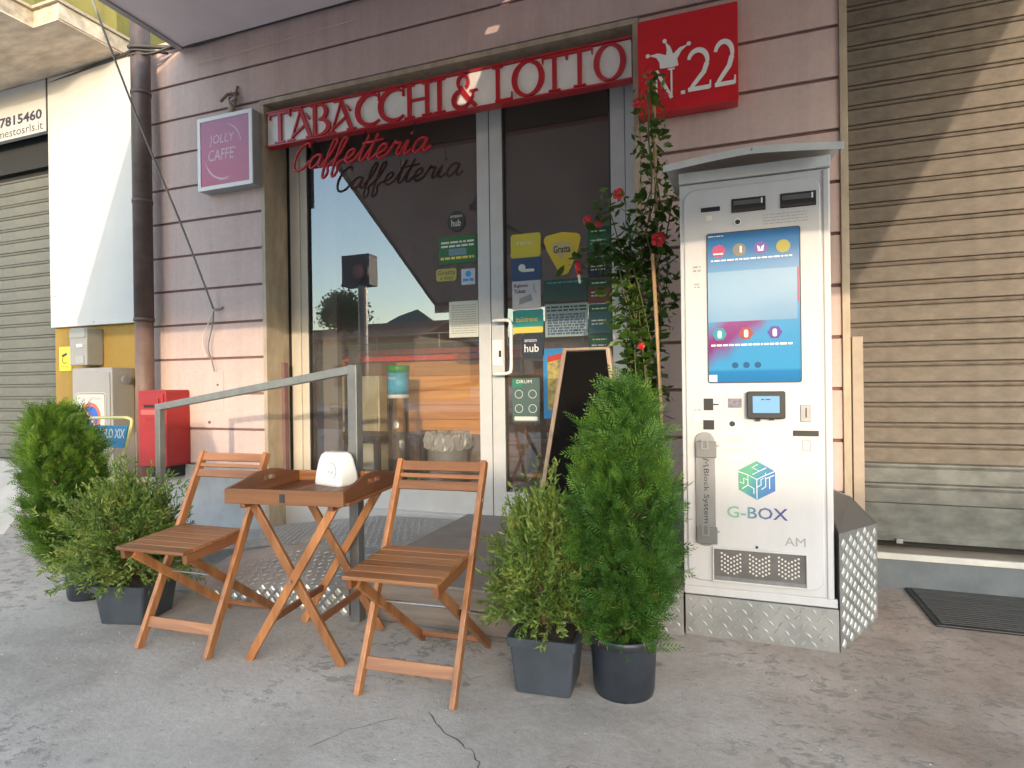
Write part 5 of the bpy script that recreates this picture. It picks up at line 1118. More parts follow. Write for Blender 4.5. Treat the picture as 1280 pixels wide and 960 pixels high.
for x, c, nm in ((-0.043, (0.02, 0.36, 0.42), 'screen_teal'), (0.063, (0.42, 0.07, 0.04), 'screen_rust'), (0.175, (0.13, 0.05, 0.40), 'screen_indigo')):
    i_ = MB().prism(disc(x, 1.317, .029, n=6), YD-0.0036, YD-0.0027).build('hexagon_icon', glow(nm, c), sc)
    MB().prism(rrect(x-.008, x+.008, 1.300, 1.332, .007), YD-0.0042, YD-0.0038).build('icon_mark', M_INKW, i_)
dashes(-0.078, 0.245, 1.262, 1.276, 1, M_INKW, sc, YD-0.0036, 16, 'caption', .55)
for x in (0.018, 0.063, 0.108):
    MB().prism(disc(x, 1.182, .013), YD-0.0036, YD-0.0027).build('small_icon', glow('screen_deep_blue', (0.02, 0.12, 0.30)), sc)
MB().box(-0.088, -0.055, YD-0.0036, YD-0.0027, 1.112, 1.142).build('corner_mark', mat('screen_white', (0.55, 0.62, 0.72), .3), sc)
# small prints left of the screen
dashes(-0.150, -0.118, 1.590, 1.622, 2, M_INKG, vm, YD-0.0008, 41, 'printed_mark', .5); dashes(-0.146, -0.122, 1.520, 1.545, 2, M_INKG, vm, YD-0.0008, 42, 'printed_mark', .5)
# card terminal
tm = MB().prism(rrect(0.062, 0.211, 0.955, 1.070, .008), YD-0.028, YD).build('card_terminal', M_BLK, vm, bevel=0.004)
MB().prism(rrect(0.085, 0.188, 0.980, 1.050, .002), YD-0.0300, YD-0.0285).build('terminal_screen', mat('terminal_blue', (0.16, 0.32, 0.55), .2, emit=.04), tm)
dashes(0.118, 0.160, 1.030, 1.042, 1, M_INK, tm, YD-0.0306, 3, 'caption', .4)
MB().box(0.095, 0.115, YD-0.016, YD-0.004, 0.944, 0.9545).build('terminal_foot', M_BLK, tm); MB().box(0.148, 0.168, YD-0.016, YD-0.004, 0.949, 0.9545).build('terminal_foot', M_BLK, tm)
for z0, z1, x0, x1 in ((0.989, 1.040, -0.112, -0.073), (0.905, 0.946, -0.115, -0.070)): MB().box(x0, x1, YD-0.002, YD, z0, z1).build('reader_window', M_BLK, vm)
MB().box(-0.072, -0.050, YD-0.005, YD-0.0022, 1.012, 1.017).build('reader_pin', M_BLK, vm)
MB().box(-0.013, 0.042, YD-0.002, YD, 1.000, 1.040).build('printed_plate', mat('violet_grey_print', (0.28, 0.25, 0.30), .4, nscale=60, c2=(0.10, 0.09, 0.14)), vm)
MB().box(-0.004, 0.028, YD-0.001, YD, 0.962, 0.987).build('printed_plate', MATS['cream_print'], vm)
ring_hole(0.003, 0.931, 0.0125)
o = MB().box(0.268, 0.308, YD-0.004, YD, 0.942, 1.012).build('coin_slot', M_GREYM, vm, bevel=0.002); MB().box(0.287, 0.292, YD-0.0055, YD-0.0042, 0.96, 1.0).build('slot', M_INK, o)
MB().box(0.240, 0.336, YD-0.003, YD, 0.883, 0.906).build('receipt_slot', M_BLK, vm, bevel=0.001)
MB().stroke(rrect(0.276, 0.304, 0.823, 0.866, .003)+[rrect(0.276, 0.304, 0.823, 0.866, .003)[0]], 0.003, YD-0.001, .001).build('printed_mark', M_INKG, vm)
nt_ = MB().box(-0.045, 0.062, YD-0.001, YD, 0.782, 0.893).build('paper_note', mat('offwhite_note', (0.68, 0.66, 0.60), .7), vm); dashes(-0.036, 0.052, 0.79, 0.885, 9, M_INKG, nt_, YD-0.0016, 33, 'caption', .22)
dashes(-0.152, -0.122, 0.985, 0.996, 1, M_INKG, vm, YD-0.0008, 43, 'printed_mark', .5); MB().prism(rrect(-0.150, -0.124, 0.945, 0.978, .004), YD-0.001, YD).build('printed_mark', mat('faint_grey', (0.62, 0.63, 0.65), .5), vm)
# security bar
bar = MB().prism(rrect(-0.150, -0.068, 0.400, 0.893, .035), YD-0.010, YD).build('security_bar', M_GREYM, vm, bevel=0.002)
for z0, z1 in ((0.785, 0.855), (0.412, 0.485)):
    h = MB().box(-0.147, -0.062, YD-0.024, YD-0.0105, z0, z1).build('hasp', mat('dark_hasp', (0.20, 0.205, 0.21), .4, metal=.5), bar, bevel=0.003)
    mb = MB(); mb.stroke([(-0.122, z1+0.010), (-0.122, z0+0.038), (-0.098, z0+0.038), (-0.098, z1+0.004)], .008, YD-0.030, .006); mb.build('latch', M_GREYM, bar)
    MB().box(-0.062, -0.052, YD-0.020, YD-0.015, z1-0.022, z1-0.014).build('pin', M_GREYM, bar)
text_mb('Block System', -0.122, -0.094, 0.500, 0.735, YD-0.0108, vertical=True).build('lettering', M_INK, bar)
mb = MB(); mb.stroke([(-0.118, 0.745), (-0.094, 0.752), (-0.108, 0.762), (-0.094, 0.772), (-0.118, 0.779)], .005, YD-0.0115, .0006); mb.build('logo', M_INK, bar)
# cube logo and lettering
k = NB('logo_gradient'); sp = k.n('ShaderNodeSeparateXYZ'); k.l(k.tc.outputs['Generated'], sp.inputs[0]); a_ = k.n('ShaderNodeMath', operation='SUBTRACT'); k.l(sp.outputs[0], a_.inputs[0])
b_ = k.n('ShaderNodeMath', operation='MULTIPLY'); k.l(sp.outputs[2], b_.inputs[0]); b_.inputs[1].default_value = 0.45; k.l(b_.outputs[0], a_.inputs[1])
k.l(k.ramp(a_.outputs[0], [(0.0, (0.09, 0.33, 0.21)), (0.30, (0.05, 0.24, 0.36)), (0.8, (0.055, 0.15, 0.42))]).outputs[0], k.b.inputs['Base Color'])
hx = [(0.098+0.083*math.sin(R(60*i)), 0.692+0.083*math.cos(R(60*i))) for i in range(6)]
lg = MB().prism(hx, YD-0.0012, YD-0.0002).build('cube_logo', k.m, vm)
mb = MB(); c0 = (0.098, 0.700)
def L_(pts): mb.stroke([(0.098+p[0]*0.083, 0.692+p[1]*0.083) for p in pts], 0.0028, YD-0.002, .0006)
for P in ([(0, -.95), (0, .05)], [(0, .05), (-.42, .27), (-.42, -.25), (-.14, -.42), (-.14, -.7)], [(0, .05), (.30, .22), (.86, .50)], [(-.86, .42), (-.42, .27)], [(-.20, .30), (.12, .48), (-.22, .66), (.05, .82)],
          [(.12, .48), (.45, .66)], [(.0, -.35), (.20, -.22), (.20, .05), (.42, .18), (.42, -.3), (.22, -.45)], [(.42, .1), (.82, .30)], [(.60, .18), (.60, -.4)], [(-.82, -.1), (-.62, -.2), (-.62, .1), (-.42, 0)], [(-.7, -.45), (-.42, -.25)], [(.42, .40), (.42, .27)]):
    L_(P)
mb.build('logo_lines', M_INKW, lg)
k = NB('wordmark_gradient'); oc = k.n('ShaderNodeSeparateXYZ'); k.l(k.tc.outputs['Object'], oc.inputs[0]); mr = k.n('ShaderNodeMapRange'); mr.inputs['From Min'].default_value = -0.12; mr.inputs['From Max'].default_value = 0.12; k.l(oc.outputs[0], mr.inputs[0])
k.l(k.ramp(mr.outputs[0], [(0.0, (0.20, 0.40, 0.24)), (0.30, (0.18, 0.36, 0.34)), (0.45, (0.08, 0.19, 0.32)), (1.0, (0.06, 0.045, 0.22))]).outputs[0], k.b.inputs['Base Color'])
text('wordmark', 'G-BOX', -0.023, 0.217, 0.528, 0.578, YD-0.0008, k.m, vm, bold=0.012)
text('wordmark', 'AM', 0.203, 0.282, 0.424, 0.460, YD-0.0008, M_INKG, vm)
# delivery tray with perforated back
dt = MB().box(-0.078, 0.282, YD-0.0005, YD+0.0, 0.256, 0.390).build('delivery_tray', mat('tray_dark_steel', (0.16, 0.15, 0.15), .4, metal=.4, var=.2), vm)
mb = MB()
for a, b, c, d in ((-0.084, 0.288, 0.248, 0.256), (-0.084, 0.288, 0.390, 0.398), (-0.084, -0.0785, 0.2565, 0.3895), (0.2825, 0.288, 0.2565, 0.3895)): mb.box(a, b, YD-0.010, YD-0.0002, c, d)
mb.build('tray_frame', M_MWHITE, dt, bevel=0.002)
mb = MB()
for g in range(3):
    for r_ in range(5):
        for c_ in range(7):
            x = -0.046+g*0.113+c_*0.0125; z = 0.372-r_*0.0175-(3-abs(c_-3))*0.007
            if z < 0.285: continue
            mb.prism(disc(x, z, .0042, n=8), YD-0.0025, YD-0.001)
mb.build('perforation', mat('light_dots', (0.72, 0.70, 0.66), .5), dt, kind='stuff')
MB().box(-0.076, 0.280, YD-0.009, YD-0.001, 0.2565, 0.272).build('tray_lip', M_GREYM, dt)
MB().tube([(0.095, YD, 0.408), (0.095, YD-0.004, 0.408)], 0.006, 8).build('screw', M_INK, vm)
# wedge shaped chequer plate box at its right
sbx = thing('chequer_plate_box', (0.5, -0.6, 0), 'chequer plate wedge box standing against the right side of the vending machine', 'box')
P = [(0.407, -0.928), (0.632, -0.468), (0.540, -0.36), (0.407, -0.36)]
ztp = lambda p: 0.487 if p is P[0] else 0.442 if p is P[1] else 0.50
V = [(x, y, 0.0) for x, y in P]+[(x, y, z) for (x, y), z in zip(P, (0.487, 0.440, 0.545, 0.60))]
MB().add(V, [(0, 1, 5, 4), (1, 2, 6, 5), (2, 3, 7, 6), (3, 0, 4, 7), (3, 2, 1, 0)]).build('side_plates', M_PLATED, sbx)
MB().add([(x, y, z-0.004) for (x, y, z) in V[4:]], [(0, 1, 2, 3)]).build('top_plate', mat('dark_top_plate', (0.13, 0.12, 0.115), .45, metal=.3), sbx)
a = Vector((0.407, -0.928, 0)); b = Vector((0.632, -0.468, 0)); U = (b-a).normalized(); Nn = Vector((U.y, -U.x, 0))
mb = MB(); Lh = (b-a).length
for j in range(16):
    for i in range(6):
        u = 0.045+(i+(0.5 if j % 2 else 0))*0.094; z = 0.024+j*0.0295
        if u > Lh-0.03 or z+0.024 > 0.487-0.047*u/Lh+0.006: continue
        c = a+U*u+Nn*0.0006; c.z = z
        P_ = [c-U*0.027, c-Vector((0, 0, .0215)), c+U*0.027, c+Vector((0, 0, .0215))]; Q_ = [c+(p-c)*0.6+Nn*0.004 for p in P_]
        mb.add(P_+Q_, [(0, 1, 5, 4), (1, 2, 6, 5), (2, 3, 7, 6), (3, 0, 4, 7), (4, 5, 6, 7)])
mb.build('tread_studs', M_STUD, sbx, kind='stuff')

# ================================================================ A-BOARD, AD STAND
ab = thing('chalkboard', (-0.68, -0.68, 0.203), 'empty black A-frame chalkboard with pale wooden frame beside the door', 'chalkboard')
def aframe():
    zb, zt = 0.203, 1.285
    for (y0, y1, nm) in ((-0.86, -0.70, 0), (-0.44, -0.685, 1)):
        for s, xb, xt in ((-1, -0.945, -0.797), (1, -0.42, -0.575)):
            MB().beam((xb, y0, zb), (xt, y1, zt), 0.021, 0.026, (1, 0, 0)).build('stile', W_PALE, ab, bevel=0.003)
        zc0, zc1 = 0.33, 1.275
        def at(z, xb, xt, off): t = (z-zb)/(zt-zb); return (xb+(xt-xb)*t, y0+(y1-y0)*t+off, z)
        f = [at(zc0, -0.945, -0.797, -.004), at(zc0, -0.42, -0.575, -.004), at(zc1, -0.42, -0.575, -.004), at(zc1, -0.945, -0.797, -.004)]
        for q in f: pass
        g_ = [(x, y+0.008, z) for x, y, z in f]
        MB().add(f+g_, [(0, 1, 2, 3), (7, 6, 5, 4), (0, 4, 5, 1), (1, 5, 6, 2), (2, 6, 7, 3), (3, 7, 4, 0)]).build('board', mat('blackboard', (0.004, 0.0035, 0.0035), .8, spec=.1), ab)
    MB().beam((-0.80, -0.693, 1.287), (-0.57, -0.693, 1.287), 0.03, 0.012, (0, 1, 0)).build('top_batten', W_PALE, ab)
aframe()

ad = thing('newspaper_stand', (-3.72, -1.0, 0), 'pale yellow tubular newspaper stand with a blue headline strip among the left plants', 'stand')
yb = -1.0
mb = MB(); mb.tube(catmull([Vector(p) for p in ((-3.76, yb, 0.66), (-3.86, yb, 0.80), (-3.925, yb, 0.895), (-3.905, yb, 0.925), (-3.86, yb, 0.930), (-3.60, yb, 0.935), (-3.525, yb, 0.930), (-3.505, yb, 0.905), (-3.54, yb, 0.80), (-3.60, yb, 0.66))], 5), 0.009, 8)
mb.build('frame', M_YEL, ad, smooth=True)
MB().add([(-3.875, yb-0.012, 0.745), (-3.560, yb-0.012, 0.745), (-3.525, yb-0.012, 0.885), (-3.915, yb-0.012, 0.885), (-3.875, yb-0.004, 0.745), (-3.560, yb-0.004, 0.745), (-3.525, yb-0.004, 0.885), (-3.915, yb-0.004, 0.885)],
         [(0, 1, 2, 3), (7, 6, 5, 4), (0, 4, 5, 1), (1, 5, 6, 2), (2, 6, 7, 3), (3, 7, 4, 0)]).build('headline_strip', mat('headline_blue', (0.03, 0.26, 0.50), .4), ad)
text('lettering', 'IL SECOLO XIX', -3.895, -3.545, 0.805, 0.865, yb-0.0135, M_INKW, ad, shear=0.2, bold=0.03); dashes(-3.82, -3.66, 0.762, 0.778, 1, M_INKW, ad, yb-0.0135, 5, 'small_print', .5)
MB().box(-3.76, -3.61, yb-0.01, yb-0.004, 0.50, 0.66).build('lower_panel', M_YEL, ad)
for p, q in (((-3.86, yb-0.14, 0.002), (-3.72, yb, 0.66)), ((-3.52, yb-0.14, 0.002), (-3.65, yb, 0.66)), ((-3.86, yb+0.22, 0.002), (-3.75, yb, 0.66)), ((-3.42, yb+0.1, 0.002), (-3.60, yb, 0.70))):
    MB().tube([p, q], 0.009, 8).build('leg', M_YEL, ad)

# ================================================================ PLANTS
def quads(C, A, B):   # centres, half axis a, half axis b -> quads (diamond shaped)
    V = np.stack([C-A, C+B*0.8-A*0.1, C+A, C-B*0.8-A*0.1], 1).reshape(-1, 3); F = np.arange(len(V)).reshape(-1, 4); return V, F
def unit(a): return a/np.maximum(1e-9, np.linalg.norm(a, axis=-1, keepdims=True))
def thuja(parent, cx, cy, z0, z1, Rm, seed, m, profile, nc=430, per=26, lean=(0, 0)):
    # flat feathery sprays gathered in clumps over the outside, sparser inside
    g = np.random.default_rng(seed); H = z1-z0
    t = g.random(nc)**0.9; th = g.random(nc)*2*np.pi
    prof = np.interp(t, [0, .08, .2, .4, .6, .8, .92, 1.0], profile)
    r = Rm*prof*(1-0.60*g.random(nc)**2.0)*(1+0.08*np.sin(th*3+t*8+seed)+g.normal(0, .085, nc))
    cc = np.stack([cx+r*np.cos(th)+lean[0]*t, cy+r*np.sin(th)+lean[1]*t, z0+H*t], 1)
    out = np.stack([np.cos(th), np.sin(th), np.zeros(nc)], 1); up = np.array([0, 0, 1.])
    cax = unit(out*g.uniform(.45, 1.1, (nc, 1))+up*g.uniform(.35, 1.1, (nc, 1))*(0.6+0.6*t[:, None])+g.normal(0, .22, (nc, 3)))
    n = nc*per; idx = np.repeat(np.arange(nc), per)
    base = cc[idx]+g.normal(0, 1, (n, 3))*np.array([.015, .015, .019])+cax[idx]*g.uniform(-.045, .02, (n, 1))
    ax = unit(cax[idx]+g.normal(0, .34, (n, 3))); sd = unit(np.cross(ax, g.normal(0, 1, (n, 3)))); L = g.uniform(.038, .080, (n, 1))
    Cs = []; As = []; Bs = []; K = 11; nrm = np.cross(ax, sd)
    for k in range(K):
        u = (k+0.5)/K; side = (-1)**k; d = unit(ax+sd*side*0.95) if k < K-1 else ax
        ln = L*(0.27-0.15*u); c = base+ax*L*u*1.05+d*ln*0.9
        Cs.append(c); As.append(d*ln); Bs.append(np.cross(d, nrm)*L*0.046)
    V, F = quads(np.concatenate(Cs), np.concatenate(As), np.concatenate(Bs)); npmesh('foliage', V, F, m, parent)
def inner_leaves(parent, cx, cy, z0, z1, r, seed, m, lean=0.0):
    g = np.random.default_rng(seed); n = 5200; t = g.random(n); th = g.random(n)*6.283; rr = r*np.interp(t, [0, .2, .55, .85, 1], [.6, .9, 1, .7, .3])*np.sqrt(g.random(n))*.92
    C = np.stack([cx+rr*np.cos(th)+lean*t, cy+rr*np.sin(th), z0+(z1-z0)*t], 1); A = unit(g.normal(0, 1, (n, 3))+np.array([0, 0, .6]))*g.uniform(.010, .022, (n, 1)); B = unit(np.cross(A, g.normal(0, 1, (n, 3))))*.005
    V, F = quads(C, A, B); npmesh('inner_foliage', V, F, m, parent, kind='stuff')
def brown_sprigs(parent, cx, cy, z0, z1, r, seed):
    g = np.random.default_rng(seed); n = 700; th = g.random(n)*6.283; rr = r*g.uniform(.3, .92, n); C = np.stack([cx+rr*np.cos(th), cy+rr*np.sin(th), z0+(z1-z0)*g.random(n)**1.5], 1)
    A = unit(g.normal(0, 1, (n, 3)))*g.uniform(.010, .022, (n, 1)); B = unit(np.cross(A, g.normal(0, 1, (n, 3))))*.0022
    V, F = quads(C, A, B); npmesh('dry_sprigs', V, F, mat('dry_sprig_brown', (0.22, 0.13, 0.06), .9, var=.3), parent, kind='stuff')
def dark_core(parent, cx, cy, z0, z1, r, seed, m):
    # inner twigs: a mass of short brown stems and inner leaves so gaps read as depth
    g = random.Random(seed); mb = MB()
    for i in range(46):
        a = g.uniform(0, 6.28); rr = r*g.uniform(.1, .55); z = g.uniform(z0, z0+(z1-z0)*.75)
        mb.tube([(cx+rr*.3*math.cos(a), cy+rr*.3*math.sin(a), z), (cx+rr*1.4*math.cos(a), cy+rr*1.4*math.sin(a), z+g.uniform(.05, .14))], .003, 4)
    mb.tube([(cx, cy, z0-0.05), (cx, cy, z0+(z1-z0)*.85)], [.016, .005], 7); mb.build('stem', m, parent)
def shrub(parent, cx, cy, z0, R3, seed, m, nb=330, dir_bias=(0, 0), tip=0.5, leaf=.014, trunk=True):
    g = np.random.default_rng(seed); Cs = []; As = []; Bs = []; tw = MB()
    for b in range(nb):
        th = g.random()*2*np.pi; el = R(g.uniform(-8, 88)) if g.random() > .25 else R(g.uniform(35, 88)); q = g.uniform(.66, 1.02) if g.random() > .10 else g.uniform(1.02, 1.28)
        e = np.array([math.cos(th)*math.cos(el)*R3[0]+dir_bias[0]*g.uniform(.3, 1), math.sin(th)*math.cos(el)*R3[1]+dir_bias[1], math.sin(el)*R3[2]])*q
        p0 = np.array([cx+g.normal(0, .02), cy+g.normal(0, .02), z0]); p3 = p0+e; p1 = p0+np.array([e[0]*.25, e[1]*.25, abs(e[2])*.5+.05]); p2 = p0+e*.72+np.array([0, 0, .03])
        N_ = 26; u = np.linspace(.30, 1.0, N_)[:, None]; P = (1-u)**3*p0+3*(1-u)**2*u*p1+3*(1-u)*u*u*p2+u**3*p3
        T = unit(np.gradient(P, axis=0))
        if b % 3 == 0: tw.tube([tuple(p0), tuple((p0+p1)/2), tuple(P[6]), tuple(P[16])], [.005, .004, .003, .0015], 4)
        for s in range(2):
            d = unit(T*0.9+g.normal(0, .62, (N_, 3))+np.array([0, 0, .15])); ln = leaf*g.uniform(.7, 1.35, (N_, 1))
            Cs.append(P+d*ln*.8+g.normal(0, .004, (N_, 3))); As.append(d*ln); Bs.append(unit(np.cross(d, g.normal(0, 1, (N_, 3))))*ln*.30)
    V, F = quads(np.concatenate(Cs), np.concatenate(As), np.concatenate(Bs)); npmesh('foliage', V, F, m, parent); tw.build('stem', M_TWIG, parent)
def round_pot(parent, cx, cy, z0, r, h, m=M_POTB):
    MB().lathe([(r*.86, 0), (r*.88, .012), (r*.90, .02), (r*.97, h*.82), (r*.985, h*.86), (r*1.03, h*.88), (r*1.04, h*.99), (r*1.0, h), (r*.96, h*.985), (r*.94, h*.86)], (cx, cy, z0), 36).build('pot', m, parent, smooth=True)
    MB().lathe([(r*.955, h*.84), (r*.4, h*.88), (0.0, h*.89)], (cx, cy, z0), 24).build('soil', M_SOIL, parent)
def square_pot(parent, cx, cy, z0, w, h, rz):
    c, s = math.cos(rz), math.sin(rz); mb = MB()
    def ring(q, z): return [(cx+(x*c-y*s)*q, cy+(x*s+y*c)*q, z0+z) for x, y in rrect(-1, 1, -1, 1, .12, 3)]
    L = [(w*.40, 0), (w*.405, .01), (w*.47, h*.83), (w*.505, h*.84), (w*.51, h*.99), (w*.50, h), (w*.46, h*.99), (w*.45, h*.86)]; V = []; F = []
    for q, z in L: V += ring(q, z)
    m = len(V)//len(L)
    for i in range(len(L)-1):
        for k in range(m): F.append((i*m+k, (i+1)*m+k, (i+1)*m+(k+1) % m, i*m+(k+1) % m))
    F.append(tuple(range(m))); MB().add(V, F).build('pot', M_POT, parent)
    MB().add(ring(w*.455, h*.87), [tuple(range(m))[::-1]]).build('soil', M_SOIL, parent)

p = thing('potted_thuja', (-0.375, -1.50, 0), 'tall dense green conifer in a round black pot beside the vending machine', 'potted plant')
round_pot(p, -0.378, -1.497, 0.003, 0.122, 0.215); MB().lathe([(0.104, 0), (0.106, 0.012), (0.100, 0.013)], (-0.378, -1.497, 0.001), 30).build('pot_base', mat('scuffed_base', (0.35, 0.36, 0.36), .7, nscale=30, c2=(0.04, 0.04, 0.05)), p)
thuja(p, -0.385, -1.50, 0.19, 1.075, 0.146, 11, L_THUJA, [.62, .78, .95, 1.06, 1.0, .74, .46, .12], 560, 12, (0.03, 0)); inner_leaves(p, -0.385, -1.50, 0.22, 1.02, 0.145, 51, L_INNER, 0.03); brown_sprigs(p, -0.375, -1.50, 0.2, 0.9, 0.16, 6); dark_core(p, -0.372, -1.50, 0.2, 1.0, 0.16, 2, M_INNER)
p = thing('potted_thuja', (-3.25, -1.42, 0), 'bushy bright green conifer in a round black pot at the far left', 'potted plant')
round_pot(p, -3.265, -1.43, 0.003, 0.118, 0.20)
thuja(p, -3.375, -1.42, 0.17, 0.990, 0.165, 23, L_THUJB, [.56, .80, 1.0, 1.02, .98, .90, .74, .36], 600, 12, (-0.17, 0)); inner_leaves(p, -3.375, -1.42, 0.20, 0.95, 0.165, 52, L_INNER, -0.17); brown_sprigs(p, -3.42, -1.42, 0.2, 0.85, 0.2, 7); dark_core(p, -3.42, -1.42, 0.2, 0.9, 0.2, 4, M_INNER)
p = thing('potted_shrub', (-0.64, -1.54, 0), 'yellow green feathery shrub in a square grey pot beside the right chair', 'potted plant')
square_pot(p, -0.652, -1.535, 0.003, 0.250, 0.205, R(4)); shrub(p, -0.68, -1.50, 0.22, (0.235, 0.20, 0.50), 5, L_SHRUB, 560, (-0.02, 0))
p = thing('potted_shrub', (-2.75, -1.54, 0), 'wide spreading feathery shrub in a square grey pot beside the left chair', 'potted plant')
square_pot(p, -2.745, -1.56, 0.003, 0.270, 0.185, R(14)); shrub(p, -2.84, -1.52, 0.20, (0.46, 0.28, 0.47), 8, L_SHRUB, 720, (-0.06, 0))

# climbing vine with red flowers
vn = thing('flowering_vine', (-0.42, -0.50, 0.203), 'tall climbing vine with red trumpet flowers between the door and the vending machine', 'climbing plant')
round_pot(vn, -0.42, -0.50, 0.204, 0.13, 0.24)
rv = random.Random(12)
canes = [[(-0.32, -0.60, 0.42), (-0.325, -0.60, 0.9), (-0.362, -0.60, 1.76)], [(-0.36, -0.42, 0.42), (-0.36, -0.42, 1.8), (-0.37, -0.41, 2.72)], [(-0.50, -0.44, 0.42), (-0.50, -0.44, 1.7)]]
for c_ in canes: MB().tube(c_, 0.0095, 7).build('cane', M_CANE, vn, smooth=True)
leafme = bpy.data.meshes.new('leaf')
def leaf_geo():
    V = []; F = []; n = 5; L = 0.058; prof = [0.0, .80, 1.0, .70, 0.0]
    for i in range(n):
        u = i/(n-1); w = 0.0165*prof[i]; z = -0.010*math.sin(u*2.6); V += [(-w, u*L, z+0.22*w), (0, u*L, z-0.0), (w, u*L, z+0.22*w)]
    for i in range(n-1):
        a = i*3; F += [(a, a+1, a+4, a+3), (a+1, a+2, a+5, a+4)]
    return V, F
V_, F_ = leaf_geo(); leafme.from_pydata(V_, [], F_); leafme.materials.append(L_VINE); leafme.polygons.foreach_set('use_smooth', [True]*len(leafme.polygons)); leafme.update()
stems = []
for s in range(9):
    x0, y0 = -0.42+rv.uniform(-.05, .05), -0.5+rv.uniform(-.05, .05); top = rv.choice([1.75, 2.1, 2.6, 2.68, 1.9, 2.3]); xs = -0.40+rv.uniform(-.10, .08); P = []
    for i in range(9):
        u = i/8; P.append(Vector((x0*(1-u)+xs*u*1.0-0.0+0.05*math.sin(u*7+s), y0+0.05*math.cos(u*6+s)+0.03*u, 0.42+(top-0.42)*u)))
    P[-1].x = (-0.385 if top > 2.2 else P[-1].x)
    if top > 2.2:
        for i in (6, 7): P[i].x = -0.37+rv.uniform(-.03, .03)
    stems.append(catmull(P, 4))
stems.append(catmull([Vector(q) for q in ((-0.46, -0.5, 1.5), (-0.52, -0.52, 1.75), (-0.57, -0.52, 1.95), (-0.60, -0.50, 2.05), (-0.59, -0.5, 2.11))], 4))
stems.append(catmull([Vector(q) for q in ((-0.46, -0.5, 1.7), (-0.55, -0.52, 1.83), (-0.66, -0.52, 1.82), (-0.74, -0.51, 1.76))], 4))
for s_ in stems: MB().tube(s_, 0.0035, 5).build('stem', mat('vine_stem', (0.10, 0.10, 0.035), .6), vn, smooth=True)
cnt = 0
def add_leaf(pos, az, pitch, rollv, sc):
    o = bpy.data.objects.new('leaf', leafme); col.objects.link(o); o.parent = vn; o.matrix_parent_inverse = Matrix.Translation(-WLOC[vn.name])
    o.location = pos; o.rotation_euler = (pitch, rollv, az); o.scale = (sc, sc, sc)
dens = []
for s_ in stems:
    for i, q in enumerate(s_):
        if q.z < 0.95: continue
        dens.append((q, s_))
rv.shuffle(dens)
wts = []
while cnt < 292:
    q, s_ = dens[cnt % len(dens)]
    if q.z > 1.95 and rv.random() < .35: q, s_ = rv.choice([d for d in dens if 1.15 < d[0].z < 1.95])
    thin = q.z > 2.15 and q.z < 2.42
    if thin and rv.random() < .55: dens.append(dens[rv.randrange(len(dens))]); dens[cnt % len(dens)] = dens[-1]
    sp_ = 0.055 if q.z > 2.1 or q.z < 1.2 else 0.085
    add_leaf((q.x+rv.uniform(-sp_, sp_)-(.03 if q.z < 2 else 0), q.y+rv.uniform(-.07, .05), q.z+rv.uniform(-.05, .05)), rv.uniform(0, 6.28), rv.uniform(-.9, .7), rv.uniform(-.7, .7), rv.uniform(1.05, 1.65)); cnt += 1
# small leaves past the three hundred largest, joined
def small_leaves(n=1500):
    V = []; F = []; g = random.Random(77)
    for i in range(n):
        q, _ = g.choice(dens); c = Vector((q.x+g.uniform(-.09, .09)-(.03 if q.z < 2 else 0), q.y+g.uniform(-.02, .10), q.z+g.uniform(-.06, .06)))
        a = Vector((g.gauss(0, 1), g.gauss(0, 1), g.gauss(0, .7))).normalized()*g.uniform(.018, .032); b = a.cross(Vector((g.gauss(0, 1), g.gauss(0, 1), g.gauss(0, 1)))).normalized()*a.length*.42
        k = len(V); V += [c-a, c+b, c+a, c-b]; F.append((k, k+1, k+2, k+3))
    MB().add(V, F).build('small_leaves', L_VINE, vn, kind='stuff')
small_leaves()
def flower(x, y, z, r, az=0.0, label=None):
    V = []; F = []; n = 5
    for p_ in range(n):
        a = 2*math.pi*p_/n; b0 = len(V)
        for (rr, da, dy) in ((0.12, 0, 0.0), (0.60, -.60, -.12), (1.08, -.56, -.04), (1.25, 0.0, .02), (1.05, .58, -.08), (0.6, .52, -.16)):
            V.append((x+r*rr*math.cos(a+da), y+r*dy*1.6-0.0, z+r*rr*math.sin(a+da)))
        F.append(tuple(range(b0, b0+6)))
    o = MB().add(V, F).build('flower', M_PETAL, vn)
    MB().tube([(x, y+.002, z), (x+.006, y+r*1.1, z-r*.7)], [r*.22, r*.09], 7).build('flower_tube', M_PETAL, o, smooth=True)
    MB().lathe([(0, 0), (r*.12, .004), (0, .008)], (x, y-r*.12, z), 8).build('flower_eye', INKY, o)
for f_ in ((-0.547, -0.50, 2.112, .034), (-0.338, -0.56, 1.838, .040), (-0.38, -0.48, 2.725, .034), (-0.44, -0.50, 2.575, .030), (-0.715, -0.5, 1.99, .028), (-0.655, -0.5, 1.965, .022), (-0.43, -0.55, 1.30, .018), (-0.30, -0.48, 2.60, .018)):
    flower(f_[0], f_[1], f_[2], f_[3]*.82)
MB().tube([(-0.775, -0.5, 1.775), (-0.772, -0.5, 1.74), (-0.768, -0.5, 1.70)], [.008, .017, .009], 8).build('flower_bud', M_PETAL, vn, smooth=True)
MB().tube([(-0.768, -0.5, 1.70), (-0.762, -0.5, 1.655)], [.009, .006], 8).build('flower_bud', INKP, vn, smooth=True)

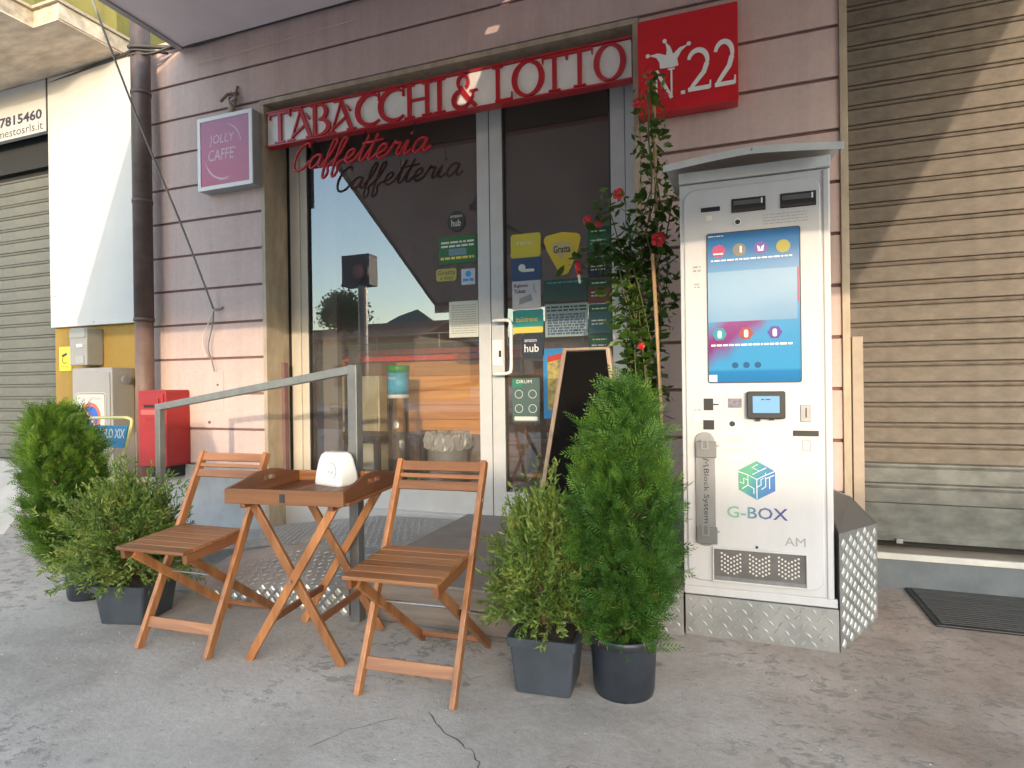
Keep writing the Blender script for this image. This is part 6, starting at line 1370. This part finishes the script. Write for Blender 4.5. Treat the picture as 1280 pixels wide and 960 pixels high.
# ================================================================ ACROSS THE STREET (seen in the glass, with a sun blocker)
def house(x0, x1, y0, h, c, label, roofc=(0.22, 0.10, 0.06), tiled=True):
    t = thing('street_house', ((x0+x1)/2, y0, 0), label, 'house', group=None)
    m = mat('house_plaster_%d' % int(x0*10+999), c, .85, var=.08, nscale=.6)
    MB().box(x0, x1, y0-8, y0, 0, h).build('wall', m, t)
    if tiled:
        ym = y0-4; o = .4
        MB().prism_x([(y0+o, h-.05), (ym, h+1.3), (y0-8-o, h-.05), (y0-8-o, h-.2), (ym, h+1.12), (y0+o, h-.2)], x0-o, x1+o).build('roof', mat('roof_tiles', roofc, .85, nscale=3, c2=(0.12, 0.06, 0.04)), t)
    n = max(2, int((x1-x0)/2.6))
    for f in range(max(1, int(h//3))):
        for i in range(n):
            x = x0+(i+.5)*(x1-x0)/n; w = MB().box(x-.5, x+.5, y0+.001, y0+.05, 1.0+f*3, 2.4+f*3).build('window', M_ALUD, t); MB().box(x-.58, x+.58, y0+.051, y0+.1, .93+f*3, .99+f*3).build('sill', M_STONE, w)
    return t
house(-38, -27, -30, 4.1, (0.45, 0.38, 0.28), 'low cream house across the street with a brown tiled roof')
house(-24.5, -17.6, -27, 4.0, (0.42, 0.34, 0.22), 'low tan workshop across the street with a brown tiled roof')
house(-12, -1, -30, 3.9, (0.40, 0.36, 0.30), 'grey beige house across the street with a tiled roof')
house(1.5, 30, -24, 4.36, (0.45, 0.40, 0.34), 'long flat roofed building across the street added to block the low sun', tiled=False)  # unseen blocker; its height sets the shade line on the shop front
def street_tree(x, y, h, r, seed, label):
    t = thing('street_tree', (x, y, 0), label, 'tree'); MB().tube([(x, y, 0), (x+.1, y, h*.45), (x, y, h*.8)], [.18, .13, .05], 8).build('trunk', M_TWIG, t)
    g = np.random.default_rng(seed); n = 5200; cl = g.normal(0, 1, (16, 3)); cl = unit(cl)*r*.6*np.array([1, 1, .8]); idx = g.integers(0, 16, n)
    C = np.array([x, y, h-r*.8])+cl[idx]+g.normal(0, r*.22, (n, 3)); A = unit(g.normal(0, 1, (n, 3)))*.10; B = unit(np.cross(A, g.normal(0, 1, (n, 3))))*.07
    V, F = quads(C, A, B); npmesh('crown', V, F, L_TREE, t)
street_tree(-18.9, -22, 5.9, 1.25, 3, 'round leafy tree across the street before the tan workshop'); street_tree(-30, -25, 4.6, 1.4, 5, 'smaller leafy tree across the street near the cream house')
k = NB('hill_woodland'); k.l(k.ramp(k.noise(.05, 5).outputs['Fac'], [(.3, (.05, .08, .09)), (.7, (.09, .13, .12))]).outputs[0], k.b.inputs['Base Color']); k.b.inputs['Roughness'].default_value = 1
V = []; F = []; n = 60
for i in range(n+1):
    x = -320+i*9; hgt = 20+7*math.sin(i*.35)+4*math.sin(i*.9+1)+2*math.sin(i*2.1)
    V += [(x, -170, -1), (x, -185, hgt*.6), (x, -215, hgt), (x, -240, -1)]
for i in range(n):
    for j in range(3): a = i*4+j; F.append((a, a+1, a+5, a+4))
MB().add(V, F).build('hills', k.m, kind='structure')
# illuminated round sign on a pole across the pavement
ps = thing('pole_sign', (-6.2, -5.0, 0), 'box shaped street sign with a round disc on a pole, standing out by the kerb', 'sign')
MB().tube([(-6.21, -5.0, 0), (-6.21, -5.0, 2.9)], .085, 12).build('pole', M_GREYM, ps); MB().box(-6.60, -6.02, -5.20, -4.92, 2.90, 3.46).build('sign_box', mat('blue_grey_case', (.07, .09, .13), .5), ps, bevel=.01)
MB().prism(disc(-6.21, 3.14, .20), -4.918, -4.87).build('round_face', mat('dark_disc', (.03, .04, .07), .4), ps) ; MB().prism(disc(-6.21, 3.14, .13), -4.868, -4.86).build('round_emblem', mat('faded_emblem', (.35, .16, .16), .4), ps)

# pale corrugated sheet roofing visible between wall top and awning
cr = thing('corrugated_sheet', (-4.2, 0.7, 4.0), 'pale translucent corrugated roofing sheet above the wall behind the drainpipe', 'roofing')
mb = MB(); V = []; F = []; n = 72
for i in range(n+1):
    x = -4.64+i*0.024; z = 0.016*math.sin(i*math.pi/2)
    V += [(x, 0.34, 4.03+z), (x, 1.6, 4.42+z)]
for i in range(n): F.append((2*i, 2*i+2, 2*i+3, 2*i+1))
MB().add(V, F).build('sheet', mat('milky_sheet', (.72, .76, .76), .4), cr)
